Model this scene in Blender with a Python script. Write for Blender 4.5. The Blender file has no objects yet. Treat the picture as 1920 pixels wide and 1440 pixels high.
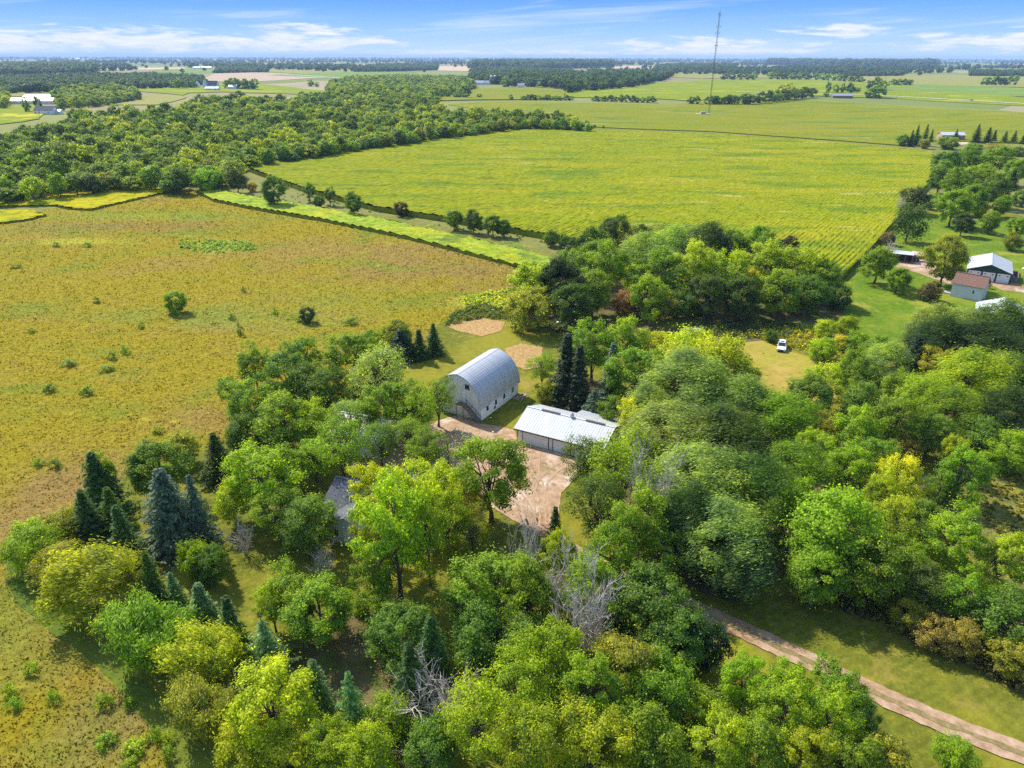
import bpy, math, random
import numpy as np
from mathutils import Vector, Matrix, geometry

# ---------------------------------------------------------------- camera
PXF, CAMH, PITCH, ROLL = 1330.0, 60.0, math.radians(24.75), math.radians(0.15)
scene = bpy.context.scene
_f = Vector((0, math.cos(PITCH), -math.sin(PITCH)))
_u0 = Vector((0, math.sin(PITCH), math.cos(PITCH)))
_r0 = Vector((1, 0, 0))
_r = _r0 * math.cos(ROLL) + _u0 * math.sin(ROLL)
_u = _u0 * math.cos(ROLL) - _r0 * math.sin(ROLL)
cd = bpy.data.cameras.new('camera')
cam = bpy.data.objects.new('camera', cd)
scene.collection.objects.link(cam)
mw = Matrix((( _r.x, _u.x, -_f.x, 0), (_r.y, _u.y, -_f.y, 0), (_r.z, _u.z, -_f.z, CAMH), (0, 0, 0, 1)))
cam.matrix_world = mw
cd.sensor_width = 36.0
cd.lens = 36.0 * PXF / 1920.0
cd.clip_start = 1.0
cd.clip_end = 120000.0
scene.camera = cam

# ---------------------------------------------------------------- world, sun, exposure
SUN_AZ = math.radians(-42)      # measured from +Y towards +X
SUN_EL = math.radians(45)
world = bpy.data.worlds.new("World")
scene.world = world
world.use_nodes = True
nt = world.node_tree
nt.nodes.clear()


class NB:
    """small node-expression helper"""
    def __init__(s, tree): s.t = tree
    def n(s, typ, **kw):
        nd = s.t.nodes.new(typ)
        for k, v in kw.items(): setattr(nd, k, v)
        return nd
    def link(s, a, b): s.t.links.new(a, b)
    def put(s, inp, v):
        if isinstance(v, bpy.types.NodeSocket): s.t.links.new(v, inp)
        elif isinstance(v, (tuple, list)) and len(v) == 3 and inp.type == 'RGBA': inp.default_value = (*v, 1)
        else: inp.default_value = v
    def m(s, op, a, b=0.0, c=0.0, clamp=False):
        nd = s.n('ShaderNodeMath', operation=op, use_clamp=clamp)
        s.put(nd.inputs[0], a); s.put(nd.inputs[1], b); s.put(nd.inputs[2], c)
        return nd.outputs[0]
    def ss(s, x, a, b, lo=0.0, hi=1.0):
        nd = s.n('ShaderNodeMapRange', interpolation_type='SMOOTHSTEP')
        s.put(nd.inputs['Value'], x)
        nd.inputs['From Min'].default_value = a; nd.inputs['From Max'].default_value = b
        nd.inputs['To Min'].default_value = lo; nd.inputs['To Max'].default_value = hi
        return nd.outputs[0]
    def mix(s, f, a, b, mode='MIX'):
        nd = s.n('ShaderNodeMix', data_type='RGBA', blend_type=mode)
        s.put(nd.inputs[0], f); s.put(nd.inputs[6], a); s.put(nd.inputs[7], b)
        return nd.outputs[2]
    def noise(s, vec, scale, detail=2.0, rough=0.5, dist=0.0, dims='3D'):
        nd = s.n('ShaderNodeTexNoise', noise_dimensions=dims)
        if vec is not None: s.put(nd.inputs['Vector'], vec)
        nd.inputs['Scale'].default_value = scale; nd.inputs['Detail'].default_value = detail
        nd.inputs['Roughness'].default_value = rough; nd.inputs['Distortion'].default_value = dist
        return nd.outputs['Fac']
    def mapping(s, vec, scale=(1, 1, 1), rot=(0, 0, 0), loc=(0, 0, 0)):
        nd = s.n('ShaderNodeMapping')
        s.put(nd.inputs['Vector'], vec)
        nd.inputs['Scale'].default_value = scale; nd.inputs['Rotation'].default_value = rot
        nd.inputs['Location'].default_value = loc
        return nd.outputs[0]
    def ramp(s, f, stops, interp='LINEAR'):
        nd = s.n('ShaderNodeValToRGB')
        cr = nd.color_ramp
        cr.interpolation = interp
        while len(cr.elements) < len(stops): cr.elements.new(0.5)
        for e, (p, c) in zip(cr.elements, stops):
            e.position = p; e.color = (*c, 1)
        s.put(nd.inputs[0], f)
        return nd.outputs[0]
    def xyz(s, x, y, z):
        nd = s.n('ShaderNodeCombineXYZ')
        s.put(nd.inputs[0], x); s.put(nd.inputs[1], y); s.put(nd.inputs[2], z)
        return nd.outputs[0]


w = NB(nt)
sky = w.n('ShaderNodeTexSky', sky_type='NISHITA')
sky.sun_disc = False
sky.sun_elevation = SUN_EL
sky.sun_rotation = SUN_AZ
sky.altitude = 200; sky.air_density = 1.0; sky.dust_density = 0.6; sky.ozone_density = 1.5
bg1 = w.n('ShaderNodeBackground'); w.link(sky.outputs[0], bg1.inputs[0]); bg1.inputs[1].default_value = 0.15
tc = w.n('ShaderNodeTexCoord')
sep = w.n('ShaderNodeSeparateXYZ'); w.link(tc.outputs['Generated'], sep.inputs[0])
el = w.m('MULTIPLY', w.m('ARCSINE', sep.outputs[2]), 57.2958)          # degrees above horizon
az = w.m('MULTIPLY', w.m('ARCTAN2', sep.outputs[0], sep.outputs[1]), 57.2958)   # degrees right of +Y
elr = w.ss(el, -1.0, 9.0)
band = w.ramp(w.m('DIVIDE', w.m('ADD', el, 0.5), 10.0, clamp=True),
              [(0.0, (0.62, 0.78, 1.0)), (0.09, (0.58, 0.76, 1.0)), (0.22, (0.36, 0.62, 1.0)),
               (0.36, (0.20, 0.47, 0.98)), (0.50, (0.10, 0.33, 0.93)), (1.0, (0.07, 0.24, 0.75))])
# clouds: flat cumulus low over the horizon, thin streaks above
cv = w.xyz(w.m('MULTIPLY', az, 0.16), w.m('MULTIPLY', el, 1.05), 0.0)
n1 = w.noise(cv, 1.6, 9, 0.62, 0.35)
blob = None
for (ca, ce, wa, we) in [(-26, 0.95, 13, 1.05), (-35, 0.5, 9, .9), (-15.0, 0.9, 8.0, .8), (-14.0, 1.65, 3.6, 0.62), (14.0, 0.6, 9.0, .85),
                         (22.0, 1.75, 3.6, 0.62), (10, .35, 6, .4), (29.0, 0.9, 4.2, 0.6), (35.0, 1.0, 7.0, .8), (3, 0.2, 9, .35), (-4, .2, 6, .3)]:
    dx = w.m('DIVIDE', w.m('SUBTRACT', az, ca), wa); dy = w.m('DIVIDE', w.m('SUBTRACT', el, ce), we)
    d2 = w.m('ADD', w.m('MULTIPLY', dx, dx), w.m('MULTIPLY', dy, dy))
    g_ = w.m('EXPONENT', w.m('MULTIPLY', d2, -1.0))
    blob = g_ if blob is None else w.m('MAXIMUM', blob, g_)
cm = w.ss(w.m('ADD', n1, w.m('MULTIPLY', blob, 0.36)), 0.67, 0.84)
cm = w.m('MULTIPLY', cm, w.ss(blob, 0.12, 0.5))
sv = w.xyz(w.m('ADD', w.m('MULTIPLY', az, 0.045), w.m('MULTIPLY', el, -0.10)), w.m('ADD', w.m('MULTIPLY', el, 0.75), w.m('MULTIPLY', az, -0.03)), 3.0)
n2 = w.noise(sv, 1.9, 7, 0.55, 0.4)
streak = w.m('MULTIPLY', w.ss(n2, 0.47, 0.78), 0.55)
ct = w.noise(cv, 4.0, 6, 0.6)
ccol = w.ramp(ct, [(0.3, (0.74, 0.82, 0.95)), (0.62, (1.0, 0.99, 0.98))])
skyc = w.mix(streak, band, (0.80, 0.90, 1.0))
skyc = w.mix(w.m('MULTIPLY', cm, 0.88), skyc, ccol)
bg2 = w.n('ShaderNodeBackground'); w.link(skyc, bg2.inputs[0]); bg2.inputs[1].default_value = 0.50
mx = w.n('ShaderNodeMixShader')
w.link(w.ss(el, 6.0, 22.0), mx.inputs[0]); w.link(bg2.outputs[0], mx.inputs[1]); w.link(bg1.outputs[0], mx.inputs[2])
wo = w.n('ShaderNodeOutputWorld'); w.link(mx.outputs[0], wo.inputs[0])

sd = bpy.data.lights.new('sun', 'SUN')
sd.energy = 3.5; sd.angle = math.radians(0.6); sd.color = (1.0, 0.95, 0.86)
sun = bpy.data.objects.new('sun', sd)
scene.collection.objects.link(sun)
S = Vector((math.sin(SUN_AZ) * math.cos(SUN_EL), math.cos(SUN_AZ) * math.cos(SUN_EL), math.sin(SUN_EL)))
sun.rotation_euler = S.to_track_quat('Z', 'Y').to_euler()
sun.location = (-100, 100, 200)

scene.view_settings.view_transform = 'Standard'
scene.view_settings.look = 'None'
scene.view_settings.gamma = 1.0
scene.view_settings.exposure = 1.07
cy = scene.cycles
cy.max_bounces = 8; cy.diffuse_bounces = 5; cy.glossy_bounces = 2; cy.transmission_bounces = 4
cy.transparent_max_bounces = 8; cy.volume_bounces = 0
cy.use_denoising = False
try: cy.denoiser = 'OPENIMAGEDENOISE'
except Exception: pass
try: cy.denoising_prefilter = 'NONE'
except Exception: pass

# ---------------------------------------------------------------- terrain and pixel -> ground
def sstep(x, a, b):
    t = np.clip((np.asarray(x, float) - a) / (b - a), 0, 1)
    return t * t * (3 - 2 * t)

def hgt(x, y):
    """terrain height; the farmstead plain is level, the far fields roll gently"""
    x = np.asarray(x, float); y = np.asarray(y, float)
    d = np.hypot(x, y)
    a = 2.0 * np.sin(x / 95 + 1.3) * np.sin(y / 120 + .4) + 1.6 * np.sin(x / 210 - y / 170 + 2) + 0.6 * np.sin(x / 60 + y / 75)
    b = 5.0 * np.sin(x / 700 + 1) * np.sin(y / 900 + .5)
    return sstep(d, 470, 950) * (a * (1 - sstep(d, 1300, 2600)) - 0.6) + sstep(d, 1800, 4000) * b

def pix_ray(px, py):
    return (_r * (px - 960) + _u * (720 - py) + _f * PXF)

def g(px, py, z=0.0):
    """ground point (plus z) seen at photo pixel px,py"""
    d = pix_ray(px, py)
    dz = d.z
    if dz > -0.5: d = d + Vector((0, 0, -0.5 - dz)); dz = d.z
    t = (z - CAMH) / dz
    p = Vector((0, 0, CAMH)) + d * t
    if math.hypot(p.x, p.y) > 430:
        tt = np.linspace(0.45 * t, 1.25 * t, 1200)
        X = d.x * tt; Y = d.y * tt; Z = CAMH + d.z * tt
        hit = np.nonzero(Z <= hgt(X, Y) + z)[0]
        if len(hit):
            t = float(tt[hit[0]]); p = Vector((0, 0, CAMH)) + d * t
    return p

def pxm(p):
    """photo pixels per metre at p"""
    return PXF / (Vector(p) - Vector((0, 0, CAMH))).dot(_f)

# ---------------------------------------------------------------- tagging and meshes
COL = scene.collection

def tag(o, label=None, cat=None, group=None, kind=None):
    if label: o['label'] = label
    if cat: o['category'] = cat
    if group: o['group'] = group
    if kind: o['kind'] = kind
    return o

def empty(name, loc, rz=0.0, sc=None):
    o = bpy.data.objects.new(name, None)
    o.location = loc; o.rotation_euler = (0, 0, rz)
    if sc: o.scale = sc
    o.empty_display_size = 0.5
    COL.objects.link(o)
    return o

def fast_mesh(name, V, Fc, mats, attrs=None, smooth=False, fmat=None):
    """V (n,3), Fc (m,k) same-size faces"""
    me = bpy.data.meshes.new(name)
    V = np.asarray(V, np.float32); Fc = np.asarray(Fc, np.int32)
    k = Fc.shape[1]
    me.vertices.add(len(V)); me.vertices.foreach_set('co', V.ravel())
    me.loops.add(Fc.size); me.loops.foreach_set('vertex_index', Fc.ravel())
    me.polygons.add(len(Fc))
    me.polygons.foreach_set('loop_start', np.arange(0, Fc.size, k, dtype=np.int32))
    me.polygons.foreach_set('loop_total', np.full(len(Fc), k, np.int32))
    if fmat is not None: me.polygons.foreach_set('material_index', np.asarray(fmat, np.int32))
    me.polygons.foreach_set('use_smooth', np.full(len(Fc), smooth))
    for m_ in mats: me.materials.append(m_)
    for an, (dom, arr) in (attrs or {}).items():
        a = me.attributes.new(an, 'FLOAT', dom); a.data.foreach_set('value', np.asarray(arr, np.float32))
    me.update(calc_edges=True)
    return me

def link(name, me, parent=None, loc=None):
    o = bpy.data.objects.new(name, me)
    COL.objects.link(o)
    if parent: o.parent = parent
    if loc is not None: o.location = loc
    return o

class MB:
    """collects boxes, bars and polygons into one mesh"""
    def __init__(s): s.v = []; s.f = []; s.mi = []
    def add(s, vs, fs, mi=0):
        b = len(s.v); s.v += [tuple(v) for v in vs]; s.f += [tuple(b + i for i in f) for f in fs]; s.mi += [mi] * len(fs); return s
    def box(s, c, d, rz=0.0, mi=0, ry=0.0):
        hx, hy, hz = d[0] / 2, d[1] / 2, d[2] / 2
        R = Matrix.Rotation(rz, 3, 'Z') @ Matrix.Rotation(ry, 3, 'Y')
        vs = [Vector(c) + R @ Vector((x * hx, y * hy, z * hz)) for z in (-1, 1) for y in (-1, 1) for x in (-1, 1)]
        return s.add(vs, [(0, 2, 3, 1), (4, 5, 7, 6), (0, 1, 5, 4), (2, 6, 7, 3), (0, 4, 6, 2), (1, 3, 7, 5)], mi)
    def prism(s, prof, y0, y1, axis='x', mi=0):
        """prof: list of (a, z) extruded along axis from y0 to y1"""
        n = len(prof)
        mk = (lambda t, a, z: (t, a, z)) if axis == 'x' else (lambda t, a, z: (a, t, z))
        vs = [mk(y0, a, z) for a, z in prof] + [mk(y1, a, z) for a, z in prof]
        fs = [tuple(range(n))[::-1], tuple(range(n, 2 * n))] + [(i, (i + 1) % n, n + (i + 1) % n, n + i) for i in range(n)]
        return s.add(vs, fs, mi)
    def tube(s, p, q, r0, r1, n=6, mi=0, caps=True):
        p = Vector(p); q = Vector(q); d = (q - p)
        if d.length < 1e-6: return s
        d.normalize(); a = d.orthogonal().normalized(); b = d.cross(a)
        vs = []
        for c, r in ((p, r0), (q, r1)):
            for i in range(n):
                t = 2 * math.pi * i / n
                vs.append(c + (a * math.cos(t) + b * math.sin(t)) * r)
        fs = [(i, (i + 1) % n, n + (i + 1) % n, n + i) for i in range(n)]
        if caps: fs += [tuple(range(n))[::-1], tuple(range(n, 2 * n))]
        return s.add(vs, fs, mi)
    def mesh(s, name, mats):
        me = bpy.data.meshes.new(name)
        me.from_pydata(s.v, [], s.f)
        for m_ in (mats if isinstance(mats, (list, tuple)) else [mats]): me.materials.append(m_)
        me.polygons.foreach_set('material_index', s.mi)
        me.update()
        return me
    def build(s, name, mats, parent=None, bevel=0.0):
        o = link(name, s.mesh(name, mats), parent)
        if bevel:
            b = o.modifiers.new('bevel', 'BEVEL'); b.width = bevel; b.segments = 2; b.limit_method = 'ANGLE'
        return o

# ---------------------------------------------------------------- materials
def newmat(name):
    m_ = bpy.data.materials.new(name); m_.use_nodes = True
    b = NB(m_.node_tree); b.t.nodes.clear()
    out = b.n('ShaderNodeOutputMaterial')
    pr = b.n('ShaderNodeBsdfPrincipled')
    pr.inputs['Roughness'].default_value = 0.8
    pr.inputs['Specular IOR Level'].default_value = 0.03
    b.link(pr.outputs[0], out.inputs[0])
    return m_, b, pr, out

def geo_pos(b):
    return b.n('ShaderNodeNewGeometry').outputs['Position']

def obj_pos(b):
    return b.n('ShaderNodeTexCoord').outputs['Object']

def bump(b, pr, h, strength=0.5, dist=0.1):
    bn = b.n('ShaderNodeBump'); bn.inputs['Strength'].default_value = strength; bn.inputs['Distance'].default_value = dist
    b.link(h, bn.inputs['Height']); b.link(bn.outputs[0], pr.inputs['Normal'])

def mat_foliage(name, inst=False, cols=None, transl=0.5):
    m_, b, pr, out = newmat(name)
    oi = b.n('ShaderNodeObjectInfo')
    cl = b.n('ShaderNodeAttribute', attribute_name='cl').outputs['Fac']
    lf = b.n('ShaderNodeAttribute', attribute_name='lf').outputs['Fac']
    if inst:
        base = b.ramp(oi.outputs['Random'], cols)
    else:
        base = oi.outputs['Color']
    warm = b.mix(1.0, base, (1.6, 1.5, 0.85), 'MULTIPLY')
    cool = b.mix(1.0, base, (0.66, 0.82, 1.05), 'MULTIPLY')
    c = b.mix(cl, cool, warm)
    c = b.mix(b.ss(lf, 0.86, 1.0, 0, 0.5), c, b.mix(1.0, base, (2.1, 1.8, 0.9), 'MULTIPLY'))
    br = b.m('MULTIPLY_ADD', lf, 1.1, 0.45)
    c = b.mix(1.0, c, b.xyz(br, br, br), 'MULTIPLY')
    b.put(pr.inputs['Base Color'], c)
    pr.inputs['Roughness'].default_value = 0.55
    pr.inputs['Specular IOR Level'].default_value = 0.12
    tr = b.n('ShaderNodeBsdfTranslucent')
    b.put(tr.inputs[0], b.mix(1.0, c, (1.7, 1.8, 0.5), 'MULTIPLY'))
    mx_ = b.n('ShaderNodeMixShader'); mx_.inputs[0].default_value = transl
    b.link(pr.outputs[0], mx_.inputs[1]); b.link(tr.outputs[0], mx_.inputs[2]); b.link(mx_.outputs[0], out.inputs[0])
    return m_

def mat_noise(name, stops, scale=1.0, big=None, bscale=0.05, fine=None, rough=0.85, bmp=0.0, bscl=2.0, bdist=0.1, stretch=(1, 1, 1), rotz=0.0, obj=False):
    """ramp over two-octave noise, optionally mixed with a large-scale patch colour"""
    m_, b, pr, out = newmat(name)
    P = obj_pos(b) if obj else geo_pos(b)
    P = b.mapping(P, stretch, (0, 0, rotz))
    n = b.noise(P, scale, 5, 0.65)
    c = b.ramp(n, stops)
    if big:
        for i, (colr, lo, hi, sc) in enumerate(big):
            bn = b.noise(b.mapping(P, (1, 1, 1), (0, 0, 0), (i * 37.1, i * 11.3, 0)), sc, 5, 0.62, 0.3)
            c = b.mix(b.ss(bn, lo, hi), c, b.mix(b.ss(n, .3, .7), tuple(k * .7 for k in colr), tuple(min(1, k * 1.25) for k in colr)))
    b.put(pr.inputs['Base Color'], c)
    pr.inputs['Roughness'].default_value = rough
    if bmp:
        bump(b, pr, b.noise(P, bscl, 6, 0.7), bmp, bdist)
    return m_

M = {}
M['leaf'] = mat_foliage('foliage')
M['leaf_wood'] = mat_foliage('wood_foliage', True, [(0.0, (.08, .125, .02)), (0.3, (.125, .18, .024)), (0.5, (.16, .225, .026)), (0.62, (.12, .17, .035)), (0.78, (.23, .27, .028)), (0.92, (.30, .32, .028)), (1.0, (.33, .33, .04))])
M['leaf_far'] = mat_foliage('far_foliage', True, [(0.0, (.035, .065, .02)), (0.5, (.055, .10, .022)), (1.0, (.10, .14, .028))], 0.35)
M['bark'] = mat_noise('bark', [(0.3, (.07, .055, .042)), (0.7, (.17, .14, .115))], 3.0, stretch=(1, 1, .3), obj=True, bmp=.4, bscl=6)
M['dead_bark'] = mat_noise('dead_bark', [(0.3, (.40, .34, .28)), (0.7, (.60, .53, .45))], 3.0, obj=True)

M['ground'] = None
def m_ground():
    m_, b, pr, out = newmat('ground')
    P = geo_pos(b)
    vor = b.n('ShaderNodeTexVoronoi', distance='CHEBYCHEV'); vor.inputs['Randomness'].default_value = 0.85
    b.put(vor.inputs['Vector'], b.mapping(P, (1 / 520, 1 / 800, 0), (0, 0, .12))); vor.inputs['Scale'].default_value = 1.0
    sp = b.n('ShaderNodeSeparateColor'); b.link(vor.outputs['Color'], sp.inputs[0])
    patch = b.ramp(sp.outputs[0], [(0.0, (.17, .20, .045)), (0.22, (.22, .23, .06)), (0.42, (.13, .19, .04)), (0.58, (.27, .22, .09)), (0.75, (.20, .22, .055)), (0.9, (.33, .27, .16)), (1.0, (.16, .20, .05))], 'CONSTANT')
    near = b.ramp(b.noise(P, 0.35, 6, .65), [(.3, (.13, .14, .03)), (.55, (.21, .20, .05)), (.75, (.29, .24, .08))])
    ln = b.n('ShaderNodeVectorMath', operation='LENGTH'); b.put(ln.inputs[0], P)
    c = b.mix(b.ss(ln.outputs['Value'], 700, 1100), near, patch)
    v = b.noise(b.mapping(P, (1 / 90, 1 / 160, 0)), 1.0, 5, .6)
    c = b.mix(b.ss(v, .3, .7, 0, .35), c, (.12, .15, .04))
    b.put(pr.inputs['Base Color'], c)
    return m_
M['ground'] = m_ground()

MPATCH = [(860, 500, 42, 22, (.24, .15, .05), .9), (640, 470, 45, 20, (.26, .17, .05), .8), (300, 425, 30, 10, (.20, .12, .045), .7), (400, 463, 12, 9, (.26, .34, .06), .9),
          (250, 405, 40, 8, (.20, .27, .03), .7), (140, 453, 22, 5, (.36, .36, .03), .8), (100, 425, 30, 12, (.20, .17, .05), .6), (540, 600, 22, 9, (.19, .22, .04), .6), (330, 590, 22, 8, (.17, .21, .035), .7),
          (905, 570, 9, 6, (.38, .40, .05), .9), (640, 560, 20, 10, (.19, .22, .03), .6), (400, 780, 12, 8, (.26, .16, .06), .7), (60, 960, 9, 12, (.25, .15, .06), .8), (40, 1150, 6, 9, (.16, .20, .035), .7),
          (230, 1330, 6, 6, (.22, .15, .06), .8), (60, 1240, 5, 6, (.20, .21, .035), .7), (150, 1400, 6, 5, (.24, .20, .05), .7), (200, 880, 14, 8, (.24, .16, .05), .7), (480, 410, 50, 6, (.17, .22, .03), .6)]
def m_meadow(blade=False):
    m_, b, pr, out = newmat('meadow_blades' if blade else 'meadow')
    P = geo_pos(b)
    n = b.noise(P, 1.1, 6, 0.7)
    c = b.ramp(n, [(0.25, (.13, .115, .010)), (0.45, (.235, .185, .012)), (0.58, (.305, .24, .016)), (0.78, (.39, .31, .03))])
    def patch(c, i, sc, lo, hi, colr, amt=1.0, st=(1, 1, 1)):
        bn = b.noise(b.mapping(P, st, (0, 0, .3), (i * 31.7, i * 17.3, 0)), sc, 7, 0.68, 0.3)
        v = b.mix(b.ss(n, .32, .68), tuple(k * .75 for k in colr), tuple(min(1, k * 1.25) for k in colr))
        return b.mix(b.ss(bn, lo, hi, 0, amt), c, v)
    c = patch(c, 1, .022, .50, .66, (.27, .185, .045), .6, (1, 1.9, 1))
    wob = b.noise(P, .06, 6, .65)
    for (bx_, by_, rx_, ry_, colr, amt) in MPATCH:
        q = g(bx_, by_)
        sp_ = b.n('ShaderNodeSeparateXYZ'); b.put(sp_.inputs[0], P)
        u_ = b.m('DIVIDE', b.m('SUBTRACT', sp_.outputs[0], q.x), rx_); v_ = b.m('DIVIDE', b.m('SUBTRACT', sp_.outputs[1], q.y), ry_)
        r_ = b.m('SQRT', b.m('ADD', b.m('MULTIPLY', u_, u_), b.m('MULTIPLY', v_, v_)))
        r_ = b.m('ADD', r_, b.m('MULTIPLY', b.m('SUBTRACT', wob, .5), 3.2))
        c = b.mix(b.ss(r_, 1.5, .2, 0, amt * .72), c, b.mix(b.ss(n, .32, .68), tuple(k * .8 for k in colr), tuple(k * 1.25 for k in colr)))
    c = patch(c, 2, .030, .50, .66, (.17, .20, .018), .75, (1, 1.7, 1))
    c = patch(c, 3, .11, .60, .72, (.36, .33, .03), .8)
    c = patch(c, 4, .20, .62, .72, (.20, .12, .04), .8)
    c = patch(c, 5, .30, .64, .73, (.10, .15, .025), .9)
    b.put(pr.inputs['Base Color'], c)
    pr.inputs['Roughness'].default_value = .9
    if blade:
        tr = b.n('ShaderNodeBsdfTranslucent'); b.put(tr.inputs[0], b.mix(1.0, c, (1.15, 1.2, .9), 'MULTIPLY'))
        mx_ = b.n('ShaderNodeMixShader'); mx_.inputs[0].default_value = .5
        b.link(pr.outputs[0], mx_.inputs[1]); b.link(tr.outputs[0], mx_.inputs[2]); b.link(mx_.outputs[0], out.inputs[0])
    else:
        bump(b, pr, b.m('ADD', b.noise(P, 1.1, 7, .75), b.m('MULTIPLY', b.noise(P, 0.3, 3, .5), 1.5)), .8, .6)
    return m_
M['meadow'] = m_meadow()
M['meadow_blade'] = m_meadow(True)

def m_lawn(name, a, bcol, patchc, tan=(.27, .22, .06), tlo=.56):
    m_, b, pr, out = newmat(name)
    P = geo_pos(b)
    n = b.noise(P, .7, 6, .68)
    c = b.ramp(n, [(.25, tuple(k * .75 for k in a)), (.5, a), (.68, bcol)])
    c = b.mix(b.ss(b.noise(P, 2.6, 5, .75), .52, .70, 0, .45), c, tuple(k * 1.6 for k in bcol))
    c = b.mix(b.ss(b.noise(P, .35, 6, .7, .5), .56, .66, 0, .5), c, tan)
    c = b.mix(b.ss(b.noise(b.mapping(P, (1, 1, 1), (0, 0, 0), (9, 4, 0)), .05, 6, .62, .4), .45, .64), c, b.mix(b.ss(n, .3, .7), tuple(k * .8 for k in patchc), patchc))
    c = b.mix(b.ss(b.noise(b.mapping(P, (1, 1, 1), (0, 0, 0), (50, 33, 0)), .09, 6, .65, .4), tlo, tlo + .14, 0, .85), c, tan)
    st = b.n('ShaderNodeTexWave', wave_type='BANDS', bands_direction='X'); st.inputs['Scale'].default_value = .32; st.inputs['Distortion'].default_value = 3.0; st.inputs['Detail'].default_value = 2
    b.put(st.inputs['Vector'], b.mapping(P, (1, 1, 1), (0, 0, 1.05)))
    c = b.mix(b.m('MULTIPLY', st.outputs['Fac'], .12), c, tuple(min(1, k * 1.5) for k in bcol))
    b.put(pr.inputs['Base Color'], c)
    pr.inputs['Roughness'].default_value = .9
    bump(b, pr, b.noise(P, 3.0, 5, .7), .6, .12)
    return m_
M['lawn'] = m_lawn('lawn_grass', (.105, .115, .014), (.18, .18, .018), (.24, .215, .022), (.28, .21, .045))
M['bright_lawn'] = m_lawn('bright_lawn_grass', (.085, .145, .010), (.13, .20, .014), (.19, .23, .02), (.27, .25, .04), .54)
M['tan_lawn'] = m_lawn('tan_mown_grass', (.25, .20, .035), (.34, .26, .045), (.31, .27, .04), (.38, .26, .07), .5)
M['path_grass'] = m_lawn('path_grass', (.07, .11, .014), (.12, .17, .018), (.15, .17, .022), (.20, .17, .04), .6)
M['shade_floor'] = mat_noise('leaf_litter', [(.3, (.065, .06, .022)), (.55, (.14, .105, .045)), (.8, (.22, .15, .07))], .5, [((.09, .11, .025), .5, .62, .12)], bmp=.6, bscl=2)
M['rough_grass'] = mat_noise('rough_grass', [(.3, (.10, .11, .025)), (.5, (.20, .19, .04)), (.7, (.31, .25, .08))], .8, [((.13, .19, .025), .52, .64, .1), ((.33, .29, .03), .58, .68, .15)], bmp=1, bscl=1.5, bdist=.5)
M['dirt'] = mat_noise('packed_dirt', [(.25, (.22, .135, .078)), (.5, (.37, .24, .145)), (.75, (.50, .355, .24))], .9, [((.30, .185, .10), .48, .62, .10), ((.52, .42, .32), .54, .66, .07), ((.19, .18, .06), .60, .70, .16)], bmp=.4, bscl=3, bdist=.1)
M['gravel'] = mat_noise('pale_gravel', [(.3, (.40, .27, .18)), (.6, (.55, .42, .32)), (.8, (.64, .54, .44))], .8, bmp=.4, bscl=4)
M['rut'] = mat_noise('rut_mud', [(.3, (.13, .12, .035)), (.55, (.24, .18, .08)), (.75, (.34, .24, .14))], 1.6, bmp=.5, bscl=3)
M['rut2'] = mat_noise('tyre_track', [(.3, (.30, .19, .11)), (.7, (.46, .32, .21))], 1.6, bmp=.5, bscl=3)
M['straw'] = mat_noise('bare_straw_patch', [(.3, (.24, .135, .05)), (.5, (.38, .235, .09)), (.72, (.50, .36, .17))], 1.8, [((.22, .20, .04), .6, .7, .3)], bmp=.8, bscl=3, bdist=.2)

# ---------------------------------------------------------------- the ground and its fields
def structure(name, me):
    return tag(link(name, me), kind='structure')

def axis_coords(lim, step0, grow):
    v = [0.0]; s = step0
    while v[-1] < lim:
        if v[-1] > 1500: s *= grow
        v.append(v[-1] + s)
    return np.array(v)

ax = axis_coords(34000, 22, 1.10)
X1 = np.concatenate([-ax[::-1][:-1], ax]); Y1 = np.concatenate([[-400, -200, -100, -50], ax])
gx, gy = np.meshgrid(X1, Y1)
gz = hgt(gx, gy)
nx, ny = len(X1), len(Y1)
idx = np.arange(nx * ny).reshape(ny, nx)
Q = np.stack([idx[:-1, :-1], idx[:-1, 1:], idx[1:, 1:], idx[1:, :-1]], -1).reshape(-1, 4)
structure('ground', fast_mesh('ground', np.stack([gx, gy, gz], -1).reshape(-1, 3), Q, [M['ground']], smooth=True))

def to_ground(poly, z=0.0):
    return [(q.x, q.y) for q in (g(a, b, z) for a, b in poly)]

def jitter_poly(pts, step, amp, seed):
    """densify a closed outline and give it an irregular edge"""
    rs = np.random.RandomState(seed); out = []
    n = len(pts)
    ph = rs.rand(6) * 6.28
    s = 0.0
    for i in range(n):
        a = np.array(pts[i]); b = np.array(pts[(i + 1) % n]); L = np.linalg.norm(b - a)
        k = max(1, int(L / step)); nrm = np.array([-(b - a)[1], (b - a)[0]]) / max(L, 1e-6)
        for j in range(k):
            t = j / k; q = a + (b - a) * t; u = s + L * t
            w_ = amp * (math.sin(u / (step * 5) + ph[0]) * .5 + math.sin(u / (step * 2.1) + ph[1]) * .35 + rs.uniform(-.35, .35))
            out.append(tuple(q + nrm * w_))
        s += L
    return out

def inside(P, poly):
    x, y = P[:, 0], P[:, 1]; res = np.zeros(len(P), bool)
    n = len(poly)
    for i in range(n):
        x1, y1 = poly[i]; x2, y2 = poly[(i + 1) % n]
        if y1 == y2: continue
        c = ((y1 > y) != (y2 > y)) & (x < (x2 - x1) * (y - y1) / (y2 - y1) + x1)
        res ^= c
    return res

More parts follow.
